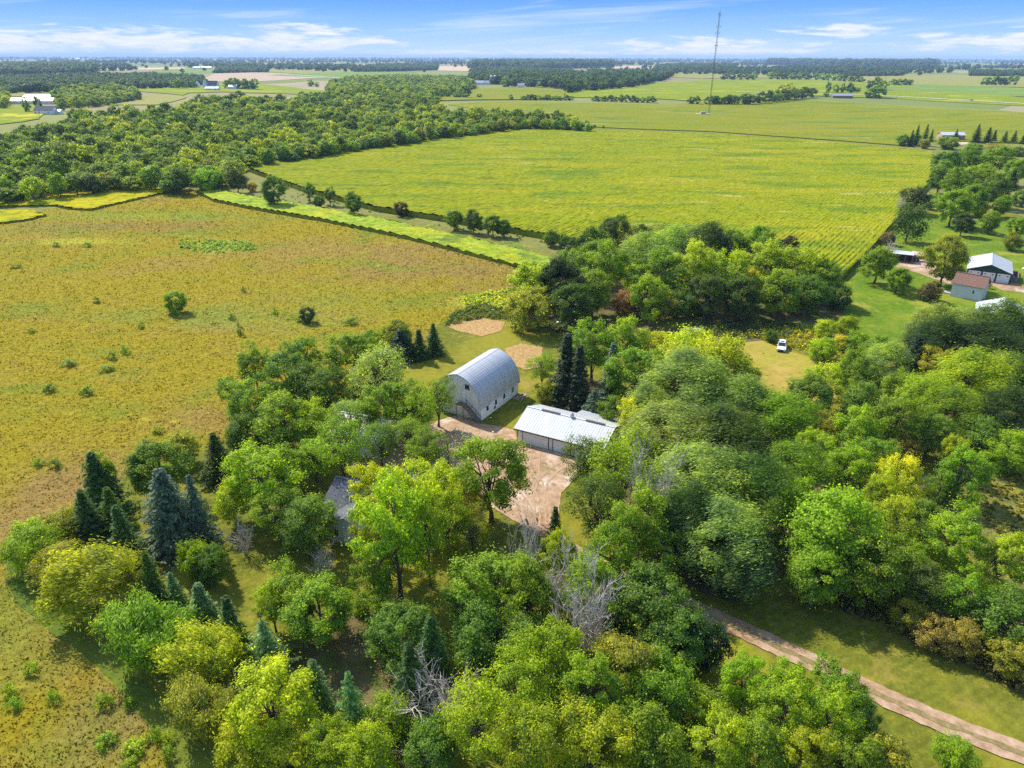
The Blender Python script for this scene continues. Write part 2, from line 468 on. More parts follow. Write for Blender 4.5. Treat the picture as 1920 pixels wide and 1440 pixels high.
def sheet(name, poly, mat, z, step=1.2, amp=0.35, seed=1, kind='structure'):
    """a level sheet on the farmstead plain"""
    pts = jitter_poly(poly, step, amp, seed)
    tri = geometry.tessellate_polygon([[Vector((a, b, 0)) for a, b in pts]])
    me = bpy.data.meshes.new(name)
    me.from_pydata([(a, b, z) for a, b in pts], [], [tuple(t) for t in tri])
    me.materials.append(mat); me.update()
    return tag(link(name, me), kind=kind)

def slab(name, poly, mat, top, wall=None, step=22, amp=1.0, seed=1, kind='structure', bs=8):
    """a crop standing on rolling ground: a tessellated top with side walls"""
    pts = jitter_poly(poly, bs, amp, seed)
    A = np.array(pts); lo = A.min(0); hi = A.max(0)
    gx_, gy_ = np.meshgrid(np.arange(lo[0], hi[0], step), np.arange(lo[1], hi[1], step))
    G = np.stack([gx_.ravel(), gy_.ravel()], -1) + np.random.RandomState(seed).uniform(-.3, .3, (gx_.size, 2)) * step
    G = G[inside(G, pts)]
    co = [Vector(p) for p in pts] + [Vector(p) for p in G]
    n = len(pts)
    vs, _, fs, *_r2 = geometry.delaunay_2d_cdt(co, [(i, (i + 1) % n) for i in range(n)], [list(range(n))], 1, 1e-4)
    V = np.array([(v.x, v.y) for v in vs])
    Z = hgt(V[:, 0], V[:, 1]) + top
    verts = [(a, b, c) for (a, b), c in zip(V, Z)]
    faces = [tuple(f) for f in fs]; mi = [0] * len(faces)
    b0 = len(verts)
    verts += [(a, b, float(hgt(a, b)) + top) for a, b in pts] + [(a, b, float(hgt(a, b)) - 0.5) for a, b in pts]
    for i in range(n):
        j = (i + 1) % n
        faces.append((b0 + i, b0 + j, b0 + n + j, b0 + n + i)); mi.append(1)
    me = bpy.data.meshes.new(name); me.from_pydata(verts, [], faces)
    me.materials.append(mat); me.materials.append(wall or M['crop_side'])
    me.polygons.foreach_set('material_index', mi); me.update()
    return tag(link(name, me), kind=kind)

def m_crop(name, stops, big=(), stripe=0.0, sdir=0.0, sscale=1.0):
    m_, b, pr, out = newmat(name)
    P = geo_pos(b)
    n = b.noise(b.mapping(P, (1, 1, 1)), .35, 5, .7)
    c = b.ramp(n, stops)
    for i, (colr, lo, hi, sc, st) in enumerate(big):
        bn = b.noise(b.mapping(P, st, (0, 0, .25), (i * 37.1, i * 11.3, 0)), sc, 6, .62, .35)
        c = b.mix(b.ss(bn, lo, hi), c, b.mix(b.ss(n, .3, .7), tuple(k * .75 for k in colr), tuple(k * 1.15 for k in colr)))
    b.put(pr.inputs['Base Color'], c)
    pr.inputs['Roughness'].default_value = .85
    bump(b, pr, b.noise(P, .9, 5, .75), .8, .5)
    return m_
M['crop_side'] = mat_noise('crop_side', [(.3, (.13, .16, .012)), (.7, (.24, .26, .02))], .8)
M['corn'] = m_crop('corn', [(.3, (.135, .16, .003)), (.5, (.215, .24, .004)), (.72, (.29, .305, .010))],
                   [((.28, .27, .008), .48, .62, .012, (1, 2.2, 1)), ((.14, .20, .008), .50, .64, .02, (1, 2.5, 1)), ((.34, .32, .06), .60, .70, .03, (1, 3, 1)), ((.13, .15, .01), .60, .68, .06, (1, 2, 1))])
M['corn_strip'] = m_crop('corn_strip', [(.3, (.12, .19, .010)), (.5, (.24, .32, .02)), (.72, (.42, .46, .07))], [((.36, .36, .02), .48, .64, .03, (1, 1, 1)), ((.15, .21, .03), .56, .66, .08, (1, 1, 1))])
M['beans'] = m_crop('beans', [(.3, (.26, .24, .004)), (.5, (.44, .37, .005)), (.75, (.56, .46, .008))], [((.22, .29, .008), .5, .64, .03, (1, 1.6, 1)), ((.55, .40, .02), .58, .7, .02, (1, 2, 1))])
M['far_green'] = m_crop('far_green', [(.3, (.13, .15, .004)), (.6, (.205, .22, .006)), (.8, (.27, .26, .015))], [((.22, .21, .012), .46, .60, .006, (1, 3, 1)), ((.12, .18, .02), .52, .64, .01, (1, 3, 1)), ((.32, .29, .07), .60, .70, .014, (1, 4, 1))])
M['far_lime'] = m_crop('far_lime', [(.3, (.14, .18, .004)), (.7, (.22, .26, .007))], [((.34, .33, .03), .52, .66, .01, (1, 2.5, 1))])
M['far_deep'] = m_crop('far_deep', [(.3, (.11, .18, .03)), (.7, (.18, .26, .04))], [((.25, .27, .05), .52, .66, .01, (1, 2.5, 1))])
M['far_olive'] = m_crop('far_olive', [(.3, (.20, .19, .04)), (.7, (.29, .27, .07))], [((.25, .27, .05), .52, .66, .008, (1, 2.5, 1))])
M['far_tan'] = m_crop('far_tan', [(.3, (.34, .24, .15)), (.7, (.46, .35, .24))])
M['far_sand'] = m_crop('far_sand', [(.3, (.44, .31, .17)), (.7, (.54, .41, .26))])
M['road'] = mat_noise('pale_road', [(.3, (.50, .46, .36)), (.7, (.62, .58, .48))], .3)

# the left meadow, one sheet; the farmyard lawn and its mown path lie over it
MEADOW = [(-400, 430), (0, 412), (90, 392), (130, 388), (342, 357), (372, 356), (600, 407), (860, 468), (1000, 505), (1020, 520), (985, 560), (950, 600),
          (850, 640), (720, 700), (500, 900), (300, 1000), (330, 1440), (560, 1560), (560, 2000), (-1200, 2000), (-1500, 900)]
meadow_poly = to_ground(MEADOW)
sheet('meadow', meadow_poly, M['meadow'], 0.03, 2.5, .8, 3)
LAWN = [(40, 1140), (100, 1190), (165, 1243), (228, 1300), (285, 1365), (330, 1440), (400, 1580), (2500, 1580), (2900, 900), (2300, 560), (2200, 470), (1990, 420), (1925, 408), (1870, 395),
        (1800, 400), (1745, 395), (1700, 402), (1640, 455), (1580, 520), (1560, 540), (1400, 560), (1200, 580), (1000, 590), (955, 592), (925, 570), (860, 585), (835, 600), (810, 615),
        (780, 680), (700, 720), (600, 760), (470, 800), (400, 840), (260, 880), (130, 950), (30, 1000), (5, 1040), (12, 1100)]
lawn_poly = to_ground(LAWN)
sheet('lawn', lawn_poly, M['lawn'], 0.06, 1.2, .30, 5)
sheet('neighbour_lawn', to_ground([(1580, 525), (1640, 458), (1700, 408), (1770, 398), (1990, 425), (2200, 520), (2300, 640), (1960, 640), (1700, 640), (1640, 650), (1560, 615), (1500, 610), (1450, 600), (1560, 590), (1592, 560)]), M['bright_lawn'], 0.09, 1.5, .3, 6)
sheet('clearing', to_ground([(1325, 640), (1360, 622), (1430, 640), (1490, 662), (1560, 685), (1600, 720), (1560, 760), (1400, 745), (1300, 700)]), M['tan_lawn'], 0.09, 1.5, .3, 7)
sheet('rough_ground', to_ground([(1180, 600), (1330, 632), (1360, 620), (1430, 636), (1490, 658), (1562, 682), (1640, 720), (1700, 690), (1620, 640), (1545, 610), (1500, 604), (1400, 600), (1330, 605), (1200, 585)]), M['rough_grass'], 0.12, 1.5, .5, 8)
sheet('side_meadow', to_ground([(1700, 760), (1800, 860), (1760, 960), (1830, 1060), (1900, 1180), (2300, 1200), (2300, 760)]), M['rough_grass'], 0.12, 1.5, .5, 9)
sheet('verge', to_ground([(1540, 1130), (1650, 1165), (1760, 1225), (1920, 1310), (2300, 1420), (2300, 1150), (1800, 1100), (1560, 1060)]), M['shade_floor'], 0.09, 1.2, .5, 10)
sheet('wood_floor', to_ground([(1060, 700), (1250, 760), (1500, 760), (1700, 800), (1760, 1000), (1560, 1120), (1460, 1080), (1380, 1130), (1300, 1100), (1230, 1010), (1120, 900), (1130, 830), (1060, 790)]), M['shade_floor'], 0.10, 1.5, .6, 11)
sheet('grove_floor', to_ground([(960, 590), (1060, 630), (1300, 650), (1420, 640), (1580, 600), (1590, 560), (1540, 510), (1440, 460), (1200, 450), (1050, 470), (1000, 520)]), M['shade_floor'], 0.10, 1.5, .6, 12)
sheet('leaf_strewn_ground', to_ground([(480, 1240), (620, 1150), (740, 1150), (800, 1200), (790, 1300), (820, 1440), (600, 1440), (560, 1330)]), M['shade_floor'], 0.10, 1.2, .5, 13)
sheet('hedge_base', to_ground([(640, 395), (760, 408), (960, 452), (1080, 486), (1060, 500), (960, 470), (800, 430), (700, 412)]), M['rough_grass'], 0.09, 1.5, .3, 14)
sheet('mown_path', to_ground([(30, 1130), (100, 1188), (165, 1241), (228, 1298), (285, 1363), (328, 1440), (400, 1580), (470, 1580), (425, 1440), (345, 1365), (285, 1300), (215, 1235), (150, 1180), (85, 1125), (45, 1070), (30, 1010), (12, 1035), (16, 1095)]), M['path_grass'], 0.09, 1.2, .3, 44)
# dirt yard and the track that leads to it
sheet('dirt_yard', to_ground([(1034, 1003), (1000, 992), (962, 976), (930, 955), (895, 925), (850, 908), (800, 900), (735, 884), (700, 868), (700, 842), (735, 815), (800, 800), (838, 785), (868, 778), (905, 796), (935, 800),
                              (962, 806), (975, 826), (1030, 845), (1098, 866), (1080, 893), (1052, 925), (1047, 960), (1050, 985)]), M['dirt'], 0.13, .7, .28, 15)
TR = [(985, 975), (1030, 1003), (1080, 1040), (1140, 1072), (1200, 1098), (1260, 1124), (1318, 1150), (1495, 1230), (1600, 1281), (1711, 1333), (1800, 1370), (1920, 1416), (2100, 1484), (2500, 1620)]
tr = [np.array((g(a, b).x, g(a, b).y)) for a, b in TR]
def strip(pts, off, wid, step=.8, amp=.12, seed=1):
    P = []
    for i in range(len(pts) - 1):
        L = np.linalg.norm(pts[i + 1] - pts[i]); k = max(1, int(L / step))
        P += [pts[i] + (pts[i + 1] - pts[i]) * j / k for j in range(k)]
    P.append(pts[-1]); P = np.array(P)
    for _ in range(6): P[1:-1] = (P[:-2] + P[1:-1] * 2 + P[2:]) / 4
    T = np.gradient(P, axis=0); T /= np.linalg.norm(T, axis=1)[:, None]; N = np.stack([-T[:, 1], T[:, 0]], -1)
    rs = np.random.RandomState(seed)
    w1 = wid / 2 + rs.uniform(-amp, amp, len(P)); w2 = wid / 2 + rs.uniform(-amp, amp, len(P))
    return P + N * (off + w1)[:, None], P + N * (off - w2)[:, None]
def strip_mesh(name, pts, off, wid, mat, z, **k):
    A, B = strip(pts, off, wid, **k)
    n = len(A)
    V = np.concatenate([np.c_[A, np.full(n, z)], np.c_[B, np.full(n, z)]])
    if len(pts) and np.hypot(*pts[0]) > 430: V[:, 2] += hgt(V[:, 0], V[:, 1])
    Fq = np.array([(i, i + 1, n + i + 1, n + i) for i in range(n - 1)])
    return structure(name, fast_mesh(name, V, Fq, [mat]))
strip_mesh('dirt_track', tr, 0, 2.8, M['dirt'], 0.16)
strip_mesh('track_middle', tr[3:], -.05, .62, M['rut'], 0.19, amp=.16, seed=4)
for i, arc_ in enumerate([[(1000, 985), (985, 950), (960, 915), (935, 880), (930, 845)], [(1015, 985), (1010, 940), (1015, 905), (1040, 880), (1065, 868)], [(1022, 990), (1022, 950), (1010, 915), (1000, 880), (1005, 850)], [(870, 880), (900, 850), (940, 835), (960, 838)], [(990, 975), (965, 950), (920, 920), (870, 885), (850, 840), (862, 800)]]):
    for off_ in (-.75, .75):
        strip_mesh('tyre_rut', [np.array((g(a, b).x, g(a, b).y)) for a, b in arc_], off_, .30, M['rut2'], 0.16 + .004 * i, amp=.10, seed=i + 40)
sheet('straw_patch', to_ground([(835, 612), (862, 594), (905, 596), (948, 605), (938, 622), (902, 632), (860, 622)]), M['straw'], 0.13, .8, .2, 16)
sheet('straw_patch', to_ground([(945, 655), (975, 645), (1020, 652), (1012, 690), (985, 694), (955, 680)]), M['straw'], 0.13, .8, .3, 17)
sheet('gravel_drive', to_ground([(1683, 492), (1705, 478), (1712, 473), (1742, 476), (1752, 486), (1763, 516), (1792, 522), (1852, 522), (1892, 525), (1935, 545), (2100, 590), (2100, 612), (1925, 551), (1880, 545), (1852, 533), (1800, 540), (1752, 524), (1728, 515), (1705, 508), (1680, 500)]), M['dirt'], 0.13, .8, .15, 18)
sheet('gravel_pad', to_ground([(1705, 476), (1712, 471), (1742, 476), (1750, 484), (1722, 486)]), M['gravel'], 0.16, .8, .15, 19)

# crops
CORN = [(440, 306), (600, 282), (760, 260), (900, 243), (985, 236), (1330, 250), (1560, 266), (1750, 285), (1742, 340), (1700, 398), (1640, 452), (1575, 515), (1500, 490), (1200, 462), (1060, 447), (960, 428), (840, 408), (700, 387), (560, 350)]
corn_poly = to_ground(CORN, 2.0)
def corn_rows(name, poly, ang, sp, seg, h0, mat, seed=1, hj=.16, hard=True, dep=.38):
    """planted rows as ridges of leafy canopy with furrows between them"""
    rs = np.random.RandomState(seed)
    A = np.array(poly); c_, s_ = math.cos(ang), math.sin(ang)
    U = A @ np.array([[c_, -s_], [s_, c_]])          # u along rows, v across
    vs_ = np.arange(U[:, 1].min(), U[:, 1].max(), sp)
    V = []; Fq = []
    base = 0
    up = U.tolist()
    for v0 in vs_:
        xs = []
        for i in range(len(up)):
            (u1, w1), (u2, w2) = up[i], up[(i + 1) % len(up)]
            if (w1 > v0) != (w2 > v0): xs.append(u1 + (u2 - u1) * (v0 - w1) / (w2 - w1))
        xs.sort()
        for a, b in zip(xs[::2], xs[1::2]):
            if b - a < seg: continue
            n = max(2, int((b - a) / seg) + 1)
            u = np.linspace(a + rs.uniform(0, seg), b - rs.uniform(0, seg), n)
            wob = .35 * np.sin(u / 17 + v0 * .06) 
            top = h0 + rs.uniform(-hj, hj, n) * (1 - .5 * sstep(np.hypot(u * c_ - v0 * s_, u * s_ + v0 * c_), 230, 380))
            prof = [(-.5 * sp, 0), (-.22 * sp, None), (.22 * sp, None), (.5 * sp, 0)]
            dpp = dep * (1 - .8 * sstep(np.hypot(u * c_ - v0 * s_, u * s_ + v0 * c_), 205, 300))
            cols = []
            for (dv, zz) in prof:
                vv = v0 + dv + wob + (rs.uniform(-.06, .06, n) * sp if zz is None else 0)
                z = h0 - dpp if zz is not None else top + rs.uniform(-.08, .08, n)
                uu = u + (rs.uniform(-.12, .12, n) * seg if zz is None else 0)
                X = uu * c_ - vv * s_; Y = uu * s_ + vv * c_
                cols.append(np.stack([X, Y, z + hgt(X, Y)], -1))
            ends = []
            V.append(np.concatenate(cols))
            k = np.arange(n - 1)
            for q in range(3):
                Fq.append(base + np.stack([q * n + k, q * n + k + 1, (q + 1) * n + k + 1, (q + 1) * n + k], -1))
            base += 4 * n
    V = np.concatenate(V); Fq = np.concatenate(Fq)
    # side wall round the field
    J = jitter_poly(poly, 1.5 if hard else 3, .35, seed)
    m0 = len(V); nJ = len(J); J = np.array(J)
    hz = hgt(J[:, 0], J[:, 1])
    V = np.concatenate([V, np.c_[J, hz + h0 - .2 + rs.uniform(-.3, .3, nJ)], np.c_[J, hz - .2]])
    i = np.arange(nJ); j = (i + 1) % nJ
    Fq = np.concatenate([Fq, np.stack([m0 + i, m0 + j, m0 + nJ + j, m0 + nJ + i], -1)])
    mi = np.zeros(len(Fq)); mi[-nJ:] = 1
    return tag(link(name, fast_mesh(name, V, Fq, [mat, M['crop_side']], fmat=mi)), kind='stuff')
corn_rows('corn_field', corn_poly, math.atan2(.82, .57), 1.55, 2.4, 2.3, M['corn'], 2)
corn_rows('corn_strip', to_ground([(368, 358), (410, 355), (560, 382), (700, 405), (840, 436), (960, 462), (1050, 484), (1088, 500), (1062, 512), (1000, 500), (860, 466), (740, 436), (600, 408), (500, 392), (400, 372)], 1.5), math.atan2(-.8, .6), 1.4, 1.6, 1.5, M['corn_strip'], 3)
corn_rows('bean_field', to_ground([(-150, 372), (0, 362), (90, 349), (170, 340), (240, 335), (300, 343), (342, 352), (300, 362), (230, 378), (170, 392), (130, 390), (100, 384), (0, 386), (-150, 398)], .8), .5, 1.2, 2.0, .9, M['beans'], 4, .15)
corn_rows('bean_plot', to_ground([(-120, 402), (0, 394), (60, 393), (86, 402), (50, 411), (0, 417), (-120, 426)], .8), .5, 1.2, 2.0, .9, M['beans'], 5, .15)

FIELDS = [  # name, material, crop height, outline in photo pixels
    ('crop_field', 'far_green', .8, [(985, 231), (1080, 236), (1330, 246), (1560, 262), (1690, 272), (1720, 262), (2100, 275), (2300, 225), (1930, 211), (1600, 192), (1480, 185), (1260, 196), (1060, 192), (930, 190), (840, 196), (880, 203), (960, 210)]),
    ('crop_field', 'far_lime', 1.2, [(1060, 182), (1240, 185), (1290, 188), (1400, 185), (1480, 175), (1520, 179), (1680, 184), (1960, 200), (1960, 188), (1700, 160), (1500, 148), (1320, 150), (1180, 161), (1060, 172)]),
    ('crop_field', 'far_lime', 1.2, [(1000, 163), (1080, 167), (1160, 160), (1250, 149), (1190, 146), (1090, 152)]),
    ('crop_field', 'far_green', 1.5, [(830, 188), (960, 186), (1058, 184), (1058, 170), (1000, 165), (880, 166), (840, 175), (805, 188)]),
    ('crop_field', 'far_olive', 1.2, [(1180, 143), (1320, 147), (1500, 145), (1480, 136), (1330, 128), (1260, 134), (1220, 139)]),
    ('crop_field', 'far_deep', 1.2, [(1700, 172), (1960, 182), (1960, 166), (1760, 158), (1650, 160), (1640, 166)]),
    ('crop_field', 'far_olive', 1.2, [(1560, 152), (1700, 158), (1960, 164), (1960, 146), (1760, 140), (1700, 140), (1600, 146)]),
    ('crop_field', 'far_lime', 1.0, [(250, 170), (345, 178), (355, 174), (420, 172), (540, 175), (640, 178), (660, 172), (560, 165), (490, 158), (340, 152), (250, 158), (200, 163)]),
    ('crop_field', 'far_tan', .6, [(382, 153), (490, 152), (620, 145), (560, 140), (470, 135), (400, 138), (390, 142)]),
    ('crop_field', 'far_olive', 1.0, [(170, 196), (300, 196), (350, 182), (320, 178), (240, 180), (190, 190)]),
    ('crop_field', 'far_lime', .8, [(-60, 226), (0, 232), (40, 228), (75, 222), (76, 212), (110, 200), (60, 196), (-60, 200)]),
    ('crop_field', 'beans', .8, [(30, 226), (75, 220), (84, 211), (60, 214), (-40, 212), (-40, 222)]),
    ('crop_field', 'far_olive', .8, [(-40, 184), (96, 178), (100, 170), (30, 166), (-40, 172)]),
    ('crop_field', 'far_deep', .8, [(280, 136), (385, 137), (470, 133), (380, 128), (290, 130)]),
    ('crop_field', 'far_olive', .8, [(470, 132), (560, 138), (660, 134), (760, 130), (640, 116), (500, 112), (470, 120)]),
    ('crop_field', 'far_deep', .8, [(500, 141), (640, 146), (780, 136), (640, 134), (560, 138)]),
    ('crop_field', 'far_sand', .5, [(820, 132), (884, 133), (884, 124), (822, 124)]),
    ('crop_field', 'far_sand', .5, [(58, 139), (160, 138), (165, 134), (58, 133)]),
    ('crop_field', 'far_sand', .5, [(182, 131), (350, 130), (345, 126.5), (182, 127)]),
    ('crop_field', 'far_sand', .5, [(1150, 129), (1230, 129), (1235, 123), (1150, 124)]),
]
for i, (nm, mt, hh, poly) in enumerate(FIELDS):
    pg = to_ground(poly, hh)
    far = np.median([math.hypot(*q) for q in pg])
    slab(nm, pg, M[mt], hh, step=24 if far < 1500 else 60, amp=1.5 if far < 1500 else 6, seed=20 + i, bs=10 if far < 1500 else 40)
def gpts(L, z=0): return [np.array((g(a, b, z).x, g(a, b, z).y)) for a, b in L]
def road(name, L, wid, z, mat):
    strip_mesh(name, gpts(L, z), 0, wid, mat, z, step=15, amp=.2)
road('road', [(1380, 172), (1480, 174), (1540, 175), (1620, 178), (1700, 181), (1800, 187), (1920, 194), (2100, 206)], 9, 1.75, M['road'])
road('road', [(440, 134), (520, 138.5), (600, 143.5), (650, 147.5)], 14, 1.2, M['road'])
road('farm_lane', [(48, 167), (100, 166), (150, 168)], 10, 1.4, M['far_sand'])

# tall grass and weeds of the meadow: thousands of blades that nobody could count
rs = np.random.RandomState(8)
N = 260000
d = 45 + (430 - 45) * rs.rand(N) ** 1.25
th = np.radians(rs.uniform(-52, 30, N))
P = np.stack([d * np.sin(th), d * np.cos(th)], -1)
k = inside(P, meadow_poly) & ~inside(P, lawn_poly)
P = P[k]; d = d[k]; n = len(P)
clump = np.sin(P[:, 0] * .9 + 2 * np.sin(P[:, 1] * .31)) * np.sin(P[:, 1] * .8 + 1.5 * np.sin(P[:, 0] * .27))
sz = (.11 + .0006 * d) * rs.uniform(.5, 1.4, n) * (1 + .35 * clump)
a = rs.rand(n) * 6.28; t = np.stack([np.cos(a), np.sin(a), np.zeros(n)], -1)
lean = np.stack([rs.normal(.35, .5, n), rs.normal(.0, .5, n), rs.uniform(.6, 1.2, n)], -1)
b3 = np.c_[P, np.full(n, .03)]
Vb = np.stack([b3 - t * sz[:, None] * .55, b3 + t * sz[:, None] * .55, b3 + lean * sz[:, None] * 1.1 + t * sz[:, None] * .15, b3 + lean * sz[:, None] * .9 - t * sz[:, None] * .35], 1).reshape(-1, 3)
tag(link('meadow_grass', fast_mesh('meadow_grass', Vb, np.arange(4 * n).reshape(-1, 4), [M['meadow_blade']])), kind='stuff')
print('meadow blades', n)

# ---------------------------------------------------------------- tree prototypes
def unit(v): return v / np.maximum(np.linalg.norm(v, axis=-1, keepdims=True), 1e-9)

def cards(C, Nn, T, L, W, rs):
    """leaf sprays: bent kites centred at C, facing Nn, long axis T"""
    T = unit(T - Nn * (T * Nn).sum(-1, keepdims=True)); B = np.cross(Nn, T)
    L = L[:, None]; W = W[:, None]
    V = np.stack([C - T * L * .5, C + B * W * .5 - Nn * W * .12 + T * L * .05, C + T * L * .5 - Nn * L * .08, C - B * W * .5 - Nn * W * .12 + T * L * .05], 1)
    return V.reshape(-1, 3)

def crown_mesh(name, seed, R=5.0, zc=6.5, Rz=4.5, ncl=80, rcl=1.2, nleaf=95, leaf=.42, mat='leaf', lobes=7, lobe_amp=.28, wind=0.0, flat=.62, low=-.75, aspect=1.5):
    rs = np.random.RandomState(seed)
    ld = unit(rs.normal(size=(lobes, 3)) * (1, 1, .7)); la = rs.uniform(.5, 1, lobes)
    D = unit(rs.normal(size=(ncl * 4, 3)) + (0, 0, .25)); D = D[D[:, 2] > low][:ncl]
    env = 1 - lobe_amp + lobe_amp * 1.6 * np.max(la[None] * np.exp(6 * ((D @ ld.T) - 1)), axis=1)
    rr = rs.uniform(.45, 1.0, len(D)) ** .45 * env
    taper = np.where(D[:, 2] < 0, 1 + .25 * D[:, 2], 1)
    C = np.c_[D[:, 0] * R * rr * taper, D[:, 1] * R * rr * taper, zc + D[:, 2] * Rz * rr]
    if wind: C[:, 0] += (C[:, 2] - zc) * .18
    crad = rcl * rs.uniform(.6, 1.35, len(C))
    ci = np.repeat(np.arange(len(C)), np.maximum(8, (nleaf * (crad / rcl) ** 2).astype(int)))
    n = len(ci)
    d = unit(rs.normal(size=(n, 3)) + D[ci] * .55 + (0, 0, .35))
    rad = crad[ci] * rs.uniform(.45, 1.0, n) ** .5 * (1 + .25 * np.sin(d[:, 0] * 5 + ci) * np.sin(d[:, 2] * 6 + ci * 2))
    rad = rad * np.where(rs.rand(n) < .16, 1 + rs.exponential(.38, n), 1)
    pos = C[ci] + d * rad[:, None] * (1, 1, flat) + D[ci] * (rad * rs.uniform(0, .95, n))[:, None]
    if wind:
        pos[:, 0] += np.abs(rad) * rs.uniform(-.2, 1.1, n) * wind
        pos[:, 2] += np.abs(rad) * rs.uniform(-.1, .35, n) * wind
    nrm = unit(d * .9 + D[ci] * .35 + np.array((0, 0, .55)) + rs.normal(size=(n, 3)) * .42)
    if wind:
        T = unit(np.array((1.0, -.12, .32)) + rs.normal(size=(n, 3)) * .33)
        L = leaf * rs.uniform(1.3, 2.7, n); W = leaf * rs.uniform(.35, .7, n)
    else:
        T = rs.normal(size=(n, 3)); L = leaf * rs.uniform(.7, 1.35, n) * aspect ** .5; W = leaf * rs.uniform(.6, 1.1, n)
    V = cards(pos, nrm, T, L, W, rs)
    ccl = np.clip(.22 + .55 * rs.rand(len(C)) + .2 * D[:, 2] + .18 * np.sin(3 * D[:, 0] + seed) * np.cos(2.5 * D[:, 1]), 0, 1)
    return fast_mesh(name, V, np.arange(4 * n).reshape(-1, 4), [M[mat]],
                     {'cl': ('FACE', ccl[ci]), 'lf': ('FACE', np.clip(rs.normal(.5, .25, n), 0, 1))}), C

def limb_mesh(name, seed, C, H0, r0=.28, forks=9, mat='bark', depth=0):
    """trunk with limbs bending out to foliage clumps"""
    rs = np.random.RandomState(seed + 100)
    mb = MB()
    top = max(c[2] for c in C) * .8
    px = 0; py = 0; pts = [Vector((0, 0, -.2))]
    k = 6
    for i in range(1, k + 1):
        px += rs.normal(0, .18); py += rs.normal(0, .18)
        pts.append(Vector((px, py, top * i / k)))
    for i in range(k):
        mb.tube(pts[i], pts[i + 1], r0 * (1 - .8 * i / k) * (1.35 if i == 0 else 1), r0 * (1 - .8 * (i + 1) / k), 7)
    for q in rs.permutation(len(C))[:forks]:
        c = Vector(C[q]); i = rs.randint(1, k - 1)
        s = pts[i].lerp(pts[i + 1], rs.rand()); mid = s.lerp(c, .5) + Vector((0, 0, .12 * (c - s).length)) + Vector(rs.normal(size=3) * .2)
        r = r0 * .42
        mb.tube(s, mid, r, r * .6, 5); mb.tube(mid, c, r * .6, r * .2, 5)
        for _ in range(2):
            e = mid.lerp(c, .4) + Vector(rs.normal(size=3) * .9); mb.tube(mid, e, r * .35, r * .12, 4)
    return mb.mesh(name, M[mat])

def spruce_mesh(name, seed, H=10.0, R=2.6, mat='leaf', whorl=34, dens=1.0, droop=.34, ragged=.26, base=.06):
    rs = np.random.RandomState(seed)
    P = []; Nn = []; T = []; L = []; W = []; CL = []
    for i in range(whorl):
        f = base + (1 - base) * (i + rs.uniform(-.3, .3)) / whorl
        z = H * f; bl = R * (1 - f) ** .82 * 1.0 + .12
        nb = max(5, int((13 - 7 * f) * dens)); a0 = rs.rand() * 6.28
        for j in range(nb):
            a = a0 + 6.283 * j / nb + rs.normal(0, .12)
            b = bl * rs.uniform(1 - ragged * 2, 1 + ragged)
            o = np.array((math.cos(a), math.sin(a), 0)); sd_ = np.array((-math.sin(a), math.cos(a), 0))
            m = max(3, int(b / .22)); c_ = rs.rand()
            for q in range(m):
                s = (q + .6) / m
                dz = -droop * b * s + .22 * b * s * s
                for side in (-1, 0, 1):
                    tw = .34 * (1 - .5 * s) + .10
                    pos = o * b * s + sd_ * side * tw * .5 + np.array((0, 0, z + dz - abs(side) * .07)) + rs.normal(size=3) * .04
                    P.append(pos); T.append(o * (1.0 if side == 0 else .75) + sd_ * side * .75 + np.array((0, 0, -.22)))
                    Nn.append(np.array((0, 0, 1.0)) + o * .45 + sd_ * side * .3 + rs.normal(size=3) * .28)
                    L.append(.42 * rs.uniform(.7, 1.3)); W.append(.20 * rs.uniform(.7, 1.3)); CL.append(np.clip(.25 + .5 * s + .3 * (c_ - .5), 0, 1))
    P = np.array(P); n = len(P)
    V = cards(P, unit(np.array(Nn)), unit(np.array(T)), np.array(L), np.array(W), rs)
    return fast_mesh(name, V, np.arange(4 * n).reshape(-1, 4), [M[mat]], {'cl': ('FACE', CL), 'lf': ('FACE', np.clip(rs.normal(.45, .22, n), 0, 1))})

def dead_mesh(name, seed, H=10.0, spread=.45, mat='dead_bark', n0=5, r0=.15, levels=4):
    rs = np.random.RandomState(seed); mb = MB()
    def grow(p, d, L, r, lev):
        k = 3; q = p
        for i in range(k):
            d2 = (d + Vector(rs.normal(size=3) * .13)).normalized()
            e = q + d2 * (L / k); mb.tube(q, e, r * (1 - .25 * i), r * (1 - .25 * (i + 1)), 4 if lev else 6, caps=False)
            if lev < levels:
                for _ in range(2 if lev else 1):
                    if rs.rand() < .92:
                        nd = (d2 + Vector(rs.normal(size=3)) * spread + Vector((0, 0, .18))).normalized()
                        grow(e, nd, L * rs.uniform(.45, .68), r * .55, lev + 1)
            q = e; d = d2
    for i in range(n0):
        a = 6.28 * i / n0 + rs.rand()
        grow(Vector((math.cos(a) * .2, math.sin(a) * .2, 0)), Vector((math.cos(a) * .28, math.sin(a) * .28, 1)).normalized(), H * rs.uniform(.42, .62), r0, 1)
    return mb.mesh(name, M[mat])

PROTO = {}
def add_proto(kind, R, H, crowns, limbs): PROTO[kind] = dict(R=R, H=H, crown=crowns, trunk=limbs)

def mk(kind, R, H, n, seed, forks=9, r0=.28, **kw):
    cr = []; li = []
    for i in range(n):
        me, C = crown_mesh('crown', seed + i, R=R * .86, **kw); cr.append(me); li.append(limb_mesh('trunk', seed + i, C, H, r0, forks))
    add_proto(kind, R, H, cr, li)

